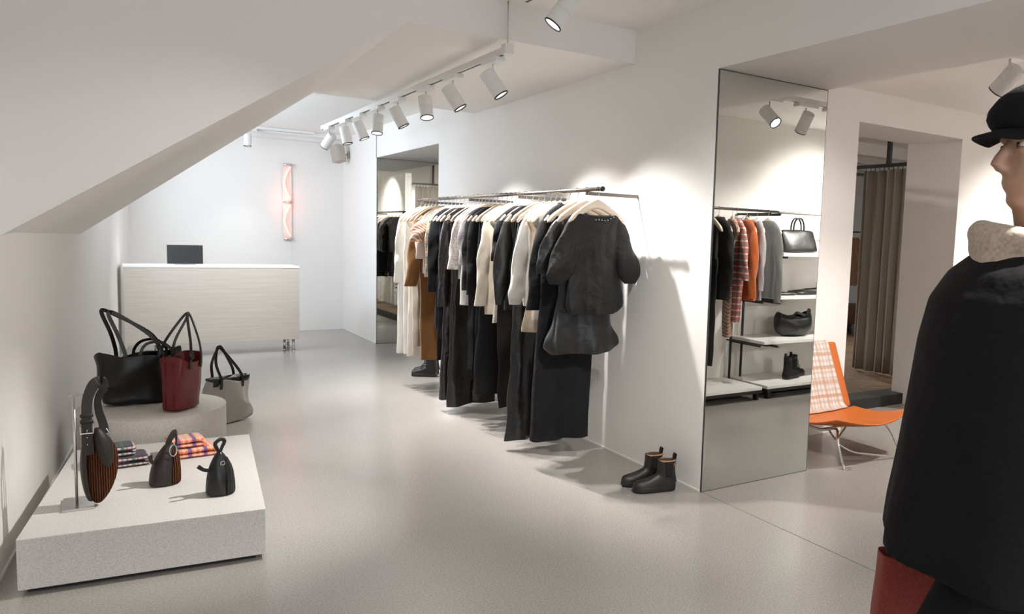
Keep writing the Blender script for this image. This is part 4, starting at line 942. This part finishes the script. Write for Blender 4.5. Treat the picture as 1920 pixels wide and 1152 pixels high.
for x, rz, nm, cat, m_, kind, bot, kw, what in [
    (4.28, H + .3, 'tailored_jacket', 'jacket', m_blk, 'top', 1.0, dict(sl=.5), 'black jacket at the mirror edge'),
    (4.47, H + .2, 'wide_trousers', 'trousers', m_char, 'trousers', .38, dict(w0=.15, w1=.15), 'charcoal trousers'),
    (4.565, H + .12, 'tailored_jacket', 'jacket', m_char, 'top', .97, dict(w0=.2, sl=.5, splay=.03, d=.035, extras=collar(m_char)), 'dark grey wool jacket'),
    (4.73, H + .46, 'long_scarf', 'scarf', m_plaidpink, 'dress', .62, dict(w0=.08, w1=.10, d=.03), 'brown and pink fringed scarf'),
    (4.78, H + .34, 'flannel_shirt', 'shirt', m_plaidred, 'coat', .76, dict(w0=.16, w1=.13, sl=.45, splay=.08, d=.04, extras=collar(m_plaidred)), 'red and white checked flannel shirt'),
    (4.91, H + .34, 'knit_sweater', 'sweater', m_orange, 'top', .96, dict(w0=.17, sl=.62, splay=.02, d=.045, r0=.06, th=.75), 'rust orange knitted sweater'),
    (5.04, H + .45, 'shirt', 'shirt', m_lilac, 'top', .96, dict(w0=.16, sl=.55, splay=.02, d=.03, extras=collar(m_whitecl)), 'pale shirt with a grey front'),
    (5.18, H + .14, 'knit_cardigan', 'cardigan', m_grey, 'top', .98, dict(w0=.185, sl=.66, splay=.03, d=.035), 'grey melange cardigan')]:
    garment(nm, what + ' on the side room rail, seen in the tall mirror', cat, (x, 1.5, RZ), rz, m_, kind, bot, group=gB, **kw)
    make_hanger((x, 1.5, RZ - .001), rz, 'wooden hanger carrying the ' + what + ' in the side room', group='wooden hangers on the side room rail')

# ------------------------------------------------------------------ fitting room beyond the openings
def curtain(label, a, b, z0, z1, folds, amp=.05, rail=True):
    a, b = Vector(a), Vector(b); d = (b - a); L_ = d.length; u = d.normalized(); n_ = V(-u.y, u.x, 0)
    t = thing('curtain', label, 'curtain', a)
    nx = folds * 10; bm = bmesh.new(); rows = []
    for j in range(9):
        f = j / 8; z = z0 + (z1 - z0) * f; row = []
        for i in range(nx + 1):
            s = i / nx; ph = s * folds * 2 * PI + .7 * math.sin(s * 9)
            am = amp * (1 - .35 * f) * (.7 + .3 * math.sin(s * 17)); p = u * (L_ * s + .015 * math.sin(ph * 2) * (1 - f)) + n_ * am * math.sin(ph) * (1 + .2 * math.sin(3 * f + i))
            row.append(bm.verts.new((p.x, p.y, z - a.z)))
        rows.append(row)
    for r0, r1 in zip(rows, rows[1:]):
        for i in range(nx): bm.faces.new((r0[i], r0[i + 1], r1[i + 1], r1[i]))
    obj('drape', bm, m_curtain, t, True, [SOL(.006)])
    bm = bmesh.new()
    for i in range(folds * 2):
        s = (i + .5) / (folds * 2); p = u * L_ * s; tube(bm, [V(p.x, p.y, z1 - .01), V(p.x, p.y, z1 + .03)], .004, 6)
    o = obj('hooks', bm, m_blackmetal, t); o['kind'] = 'stuff'
    return t
curtain('grey brown pleated curtain hanging in the doorway behind the lounge chair', (6.9, 5.50, 0), (6.9, 4.93, 0), .13, 2.30, 5, .045)
curtain('grey brown curtain mirrored in the far opening behind the rail of dark coats', (4.58, 6.50, 0), (5.8, 6.50, 0), .15, 2.27, 11, .045)
def bars(name, label, cat, bxs):
    t = thing(name, label, cat, bxs[0][0]); o0 = Vector(bxs[0][0])
    for n_, a, b in bxs[1:]: obj(n_, B((Vector(a) - o0, Vector(b) - o0)), m_blackmetal, t, False)
bars('curtain_track', 'black steel curtain frame hanging from the ceiling in the side room doorway', 'curtain frame', [((6.9, 5.2, 2.33),), ('top_rail', (6.88, 4.85, 2.33), (6.92, 7.4, 2.365)), ('hanging_post', (6.88, 5.17, 2.365), (6.92, 5.21, 2.95)), ('cross_rail', (6.92, 5.72, 2.28), (8.6, 5.75, 2.31)), ('upright', (7.10, 5.60, .10), (7.14, 5.64, 2.28))])
bars('curtain_track', 'black steel curtain rail on a ceiling post mirrored in the far opening', 'curtain frame', [((4.90, 6.5, 2.305),), ('top_rail', (4.55, 6.485, 2.305), (5.85, 6.515, 2.335)), ('hanging_post', (4.89, 6.485, 2.335), (4.92, 6.515, 2.95))])
t = thing('brick_pier', 'whitewashed brick pier mirrored in the far wall opening', 'brick pier', (4.42, 4.80, .10)); obj('pier_body', B(((0, 0, 0), (.12, 1.62, 2.40))), m_brick_w, t, False)
t = thing('clothes_rail', 'black clothes rail with dark coats before the brick pier, mirrored in the far opening', 'clothes rail', (4.19, 5.30, 1.80))
bm = bmesh.new(); cyl(bm, (0, 0, 0), (0, 1.85, 0), .011, seg=12); obj('rail', bm, m_blackmetal, t)
for y in (.1, 1.7): obj('bracket', B(((0, y - .006, -.03), (.23, y + .006, -.01))), m_blackmetal, t, False)
gC = 'dark garments mirrored in the far opening'
for k, (nm, cat, m_, kind, bot, what) in enumerate([('overcoat', 'coat', m_blk, 'coat', .70, 'long black coat, nearest the curtain'), ('slip_dress', 'dress', m_char, 'dress', .78, 'charcoal dress beside the long black coat'),
     ('blouse', 'blouse', m_blk, 'top', 1.05, 'short black blouse'), ('shirt', 'shirt', m_grey, 'top', 1.10, 'grey shirt'), ('wide_trousers', 'trousers', m_blk, 'trousers', .66, 'black trousers'),
     ('shirt', 'shirt', m_lilac, 'top', 1.12, 'light grey shirt'), ('overcoat', 'coat', m_navy, 'coat', .70, 'midnight wool coat'), ('trench_coat', 'coat', m_beige, 'coat', .62, 'beige coat, furthest from the curtain')]):
    y = 7.02 - k * .20
    garment(nm, what + ', mirrored in the far wall opening', cat, (4.19, y, 1.80), .05, m_, kind, bot, group=gC, w0=.185, w1=.2, splay=.01, sl=.5 if kind in ('coat', 'top') else 0)
    make_hanger((4.19, y, 1.799), .05, 'wooden hanger carrying the ' + what + ' in the fitting area', group='wooden hangers in the fitting area')
t = thing('fur_jacket', 'shaggy brown fur jacket on a wall peg glimpsed through the doorway', 'jacket', (9.98, 8.05, 1.70))
bm = bmesh.new(); body(bm, [(-.26, .2, 0), (-.5, .2, 0), (-.85, .18, 0)], .06, .02, 20); wob(bm, .03, 14, 4); obj('jacket_body', bm, m_fur, t, True, [SUB(1)])
for s in (-1, 1):
    bm = bmesh.new(); sleeve(bm, s, .55, .07, .06, .04); wob(bm, .02, 14, 6); obj('sleeve', bm, m_fur, t, True, [SUB(1)])
make_hanger((9.98, 8.05, 1.70), 0, 'wooden hanger carrying the brown fur jacket', None)
t = thing('clothes_rail', 'slim black rail holding the brown fur jacket beyond the doorway', 'clothes rail', (9.98, 7.6, 1.70))
bm = bmesh.new(); cyl(bm, (0, 0, 0), (0, .9, 0), .011, seg=12); obj('rail', bm, m_blackmetal, t)
for y in (.02, .88): obj('upright', B(((-.012, y - .012, -1.60), (.012, y + .012, .0))), m_blackmetal, t, False)
t = thing('upholstered_stool', 'brown velvet stool with dark legs glimpsed through the doorway', 'stool', (9.85, 7.95, .10))
bm = bmesh.new(); loft(bm, [sell(.24, .22, 32, .16, 4), sell(.25, .23, 32, .2, 4), sell(.25, .23, 32, .42, 4), sell(.235, .215, 32, .45, 4)]); obj('seat_cushion', bm, m_stool, t, True)
for x in (-.18, .18):
    for y in (-.16, .16):
        bm = bmesh.new(); cyl(bm, (x, y, 0), (x * .9, y * .9, .17), .012, .02, 10); obj('leg', bm, m_blackmetal, t)
# white ceiling joists in the fitting room
bm = bmesh.new()
for k in range(6): box(bm, (6.0, 7.2 + k * .75, 2.78), (12.0, 7.34 + k * .75, 2.95))
struct('trim_5', bm, m_trim)

# ------------------------------------------------------------------ person walking past at the right
PXY = V(1.625, .83, 0); fwd = V(-.83, .557, 0).normalized(); ang = math.atan2(fwd.y, fwd.x)   # local +x = walking direction, +y = their left
t = thing('person', 'person in black cap, oatmeal scarf and long black coat walking past at the right', 'person', PXY, ang)
bm = bmesh.new()
def limb(pts, rad, seg=14): tube(bm, smoothpath(pts, 4), rad, seg)
HH = 1.80
# torso and neck
rings = []
for z, w_, d_, cx in ((.84, .11, .16, 0), (.92, .125, .175, 0), (1.02, .11, .155, .0), (1.12, .105, .145, .01), (1.25, .115, .165, .01), (1.38, .11, .185, 0), (1.45, .085, .165, -.01), (1.50, .06, .085, -.01), (1.53, .052, .055, 0), (1.60, .052, .052, .015), (1.66, .05, .05, .02)):
    rings.append([V(cx + w_ * math.cos(a), d_ * math.sin(a), z) for a in [2 * PI * i / 24 for i in range(24)]])
loft(bm, rings)
# legs mid-stride
limb([(.02, .085, .90), (.14, .09, .70), (.24, .09, .50), (.27, .09, .30), (.30, .09, .09)], [.085, .078, .058, .05, .036])
limb([(-.01, -.085, .90), (-.08, -.09, .70), (-.14, -.09, .50), (-.26, -.09, .30), (-.38, -.09, .14)], [.085, .078, .058, .05, .036])
limb([(.27, .09, .075), (.34, .09, .05), (.46, .09, .04)], [.04, .042, .03])
limb([(-.40, -.09, .13), (-.35, -.09, .06), (-.26, -.09, .035)], [.038, .042, .03])
# arms and hands
hands = []
for s, sw in ((1, -.05), (-1, .03)):
    sh = V(0, s * .185, 1.42); el = V(sw * .35 - .02, s * .225, 1.14); wr = V(sw + .06, s * .235, .90)
    limb([sh, (sh + el) / 2 + V(-.005, s * .012, 0), el, (el + wr) / 2, wr], [.052, .046, .040, .036, .026])
    dr = (wr - el).normalized(); pm = wr + dr * .05
    tube(bm, [wr - dr * .01, wr + dr * .03, wr + dr * .085], [.022, .034, .036], 12, up=(1, 0, 0), flat=.5)
    for k in range(4):
        off = V(.024 - .016 * k, 0, 0); ln = (.066, .075, .070, .056)[k]; b0 = wr + dr * .082 + off
        p1 = b0 + dr * ln * .45 + V(0, -s * .006, 0); p2 = p1 + dr * ln * .32 + V(0, -s * .014, 0); p3 = p2 + dr * ln * .22 + V(0, -s * .016, 0)
        tube(bm, [b0, p1, p2, p3], [.0095, .009, .0083, .0065], 8)
    tube(bm, [wr + dr * .025 + V(.026, 0, 0), wr + dr * .055 + V(.044, -s * .008, 0), wr + dr * .085 + V(.046, -s * .018, 0)], [.012, .0105, .008], 8)
# head: looking forward and a little down
hc = V(.0, 0, 1.70)
ell(bm, hc + V(-.012, 0, .02), (.098, .077, .105), 24)
ell(bm, hc + V(.028, 0, -.04), (.062, .060, .075), 20)
ell(bm, hc + V(.055, 0, -.095), (.028, .030, .022), 14)
tube(bm, [hc + V(.086, 0, .018), hc + V(.104, 0, -.012), hc + V(.112, 0, -.030)], [.009, .012, .014], 8)
ell(bm, hc + V(.096, 0, -.033), (.016, .017, .010), 10)
ell(bm, hc + V(.083, 0, -.060), (.012, .024, .007), 10); ell(bm, hc + V(.080, 0, -.071), (.012, .022, .008), 10)
for s in (-1, 1):
    ell(bm, hc + V(.075, s * .030, .030), (.016, .024, .010), 10)
    ell(bm, hc + V(.078, s * .031, .004), (.008, .016, .006), 10)
    ell(bm, hc + V(-.005, s * .077, -.008), (.020, .008, .032), 12)
obj('body', bm, m_skin, t, True, [REM(.006), SMO(6)])
m_eye = mat('eye_white', (.7, .68, .65), .2); m_iris = mat('dark_iris', (.03, .015, .01), .2)
for s in (-1, 1):
    bm = bmesh.new(); ell(bm, hc + V(.071, s * .031, .014), (.0125, .0135, .0085), 12); e_ = obj('eye', bm, m_eye, t)
    bm = bmesh.new(); ell(bm, hc + V(.0845, s * .032, .013), (.003, .005, .005), 10); obj('iris', bm, m_iris, e_)
    bm = bmesh.new(); tube(bm, [hc + V(.088, s * .016, .036), hc + V(.086, s * .034, .042), hc + V(.072, s * .052, .036)], [.003, .004, .002], 6); obj('eyebrow', bm, m_hair, t)
bm = bmesh.new(); ell(bm, hc + V(-.030, 0, .005), (.095, .086, .095), 24); ell(bm, hc + V(-.07, 0, -.06), (.045, .062, .06), 18)
for s in (-1, 1): ell(bm, hc + V(.012, s * .072, .01), (.022, .012, .035), 12)
obj('hair', bm, m_hair, t, True, [REM(.007), SMO(3)])
# flat peaked cap
bm = bmesh.new(); rings = []
for z, w_, d_, cx in ((.030, .108, .094, -.008), (.048, .120, .105, -.006), (.080, .133, .118, .0), (.108, .122, .108, .0), (.130, .085, .075, -.008), (.140, .03, .03, -.01)):
    rings.append([hc + V(cx + w_ * math.cos(a), d_ * math.sin(a), z + .15 * 0 + .012 * math.sin(a * 3) * (z > .06)) for a in [2 * PI * i / 32 for i in range(32)]])
loft(bm, rings); cp = obj('cap', bm, m_coat, t, True, [SUB(1)])
bm = bmesh.new(); R_ = []
for q_ in range(6):
    f = q_ / 5; R_.append([hc + V(.088 + .075 * f - .035 * abs(c) ** 2 * (1 + f), .082 * c * (1 - .1 * f), .050 - .022 * f - .012 * c * c) for c in [-1 + 2 * k / 10 for k in range(11)]])
loft(bm, R_, False, False, False); obj('peak', bm, m_coat, cp, True, [SOL(.006), SUB(1)])
# scarf
bm = bmesh.new()
for k in range(3):
    pts = [V(.015 + (.098 + .006 * math.sin(5 * a + k)) * math.cos(a), (.115 + .010 * math.cos(3 * a + k)) * math.sin(a), 1.455 + .026 * k + .016 * math.sin(a + k * 1.3) + .014 * math.cos(a)) for a in [2 * PI * i / 24 for i in range(25)]]
    tube(bm, pts, [.030, .036, .028, .034, .030], 10)
obj('scarf', bm, m_scarf, t, True, [REM(.008), SMO(4)])
# coat
bm = bmesh.new(); rings = []
for z, w_, d_, cx in ((.825, .250, .28, .03), (.92, .245, .272, .03), (1.05, .232, .258, .025), (1.18, .220, .248, .02), (1.30, .212, .24, .015), (1.39, .198, .232, .01), (1.45, .165, .21, .005), (1.49, .125, .16, .0), (1.52, .085, .105, .0)):
    ring = []
    for i in range(60):
        a = 2 * PI * i / 60; f = max(0, (1.2 - z) / .4); k = 1 + .05 * f * math.sin(7 * a + 1)
        ring.append(V(cx + w_ * k * math.cos(a), d_ * k * math.sin(a), z - (.09 * max(0, -math.cos(a)) if z < .9 else 0) + (.0 if z > .9 else .015 * math.cos(a))))
    rings.append(ring)
loft(bm, rings)
for s, sw in ((1, -.05), (-1, .03)):
    sh = V(0, s * .195, 1.41); el = V(sw * .35 - .02, s * .250, 1.14); wr = V(sw + .05, s * .255, .925)
    tube(bm, smoothpath([sh, (sh + el) / 2 + V(-.01, s * .01, 0), el, (el + wr) / 2, wr], 4), [.078, .075, .068, .062, .058], 16)
obj('coat', bm, m_coat, t, True, [REM(.010), SMO(5)])
# trouser legs and shoes
for s, P in ((1, [(.02, .085, .93), (.14, .09, .70), (.24, .09, .50), (.27, .09, .30), (.295, .09, .12)]), (-1, [(-.01, -.085, .93), (-.08, -.09, .70), (-.14, -.09, .50), (-.26, -.09, .30), (-.37, -.09, .165)])):
    bm = bmesh.new(); tube(bm, smoothpath(P, 4), [.108, .100, .086, .080, .074], 20); obj('trouser_leg', bm, m_coat, t, True, [SUB(1)])
for x, y, z, rt in ((.30, .09, 0, 0), (-.385, -.09, .035, .5)):
    bm = bmesh.new(); rings = []
    for xx, w_, h in ((-.075, .028, .06), (-.05, .038, .09), (.0, .040, .10), (.06, .042, .075), (.12, .048, .058), (.17, .040, .046), (.195, .02, .03)):
        rings.append([V(xx, w_ * math.cos(a), .004 + h * max(0, math.sin(a)) ** .7 if math.sin(a) > 0 else .004 - .004 * abs(math.sin(a))) for a in [2 * PI * i / 16 for i in range(16)]])
    loft(bm, rings); bmesh.ops.transform(bm, matrix=Matrix.Translation(V(x, y, z + (.03 if rt else 0))) @ Matrix.Rotation(rt, 4, 'Y'), verts=bm.verts); obj('shoe', bm, m_lblack, t)

# brick red carry bag hanging from the far hand
hx = .13 + .06; bagw = V(*PXY) + Matrix.Rotation(ang, 3, 'Z') @ V(.050, -.262, 0)
t = thing('carry_bag', 'brick red carry bag hanging from the far hand of the person in the black coat', 'carry bag', (bagw.x, bagw.y, .33), ang)
bm = bmesh.new(); rings = []
for k in range(8):
    q_ = k / 7; rings.append(sell(.15 + .004 * math.sin(q_ * 6), .055 - .012 * q_, 40, .40 * q_, 5))
loft(bm, rings, True, False); wob(bm, .012, 7, 4, .02); obj('bag_body', bm, m_brick, t, True, [SOL(.003), SUB(1)])
for y in (-.04, .04):
    bm = bmesh.new(); strap(bm, [(-.06, y, .33), (-.06, y, .40), (.0, y * .5, .475), (.05, y * .2, .505), (.075, y * .5, .475), (.08, y, .40), (.08, y, .33)], .008, .3); obj('handle', bm, m_brick, t, False)
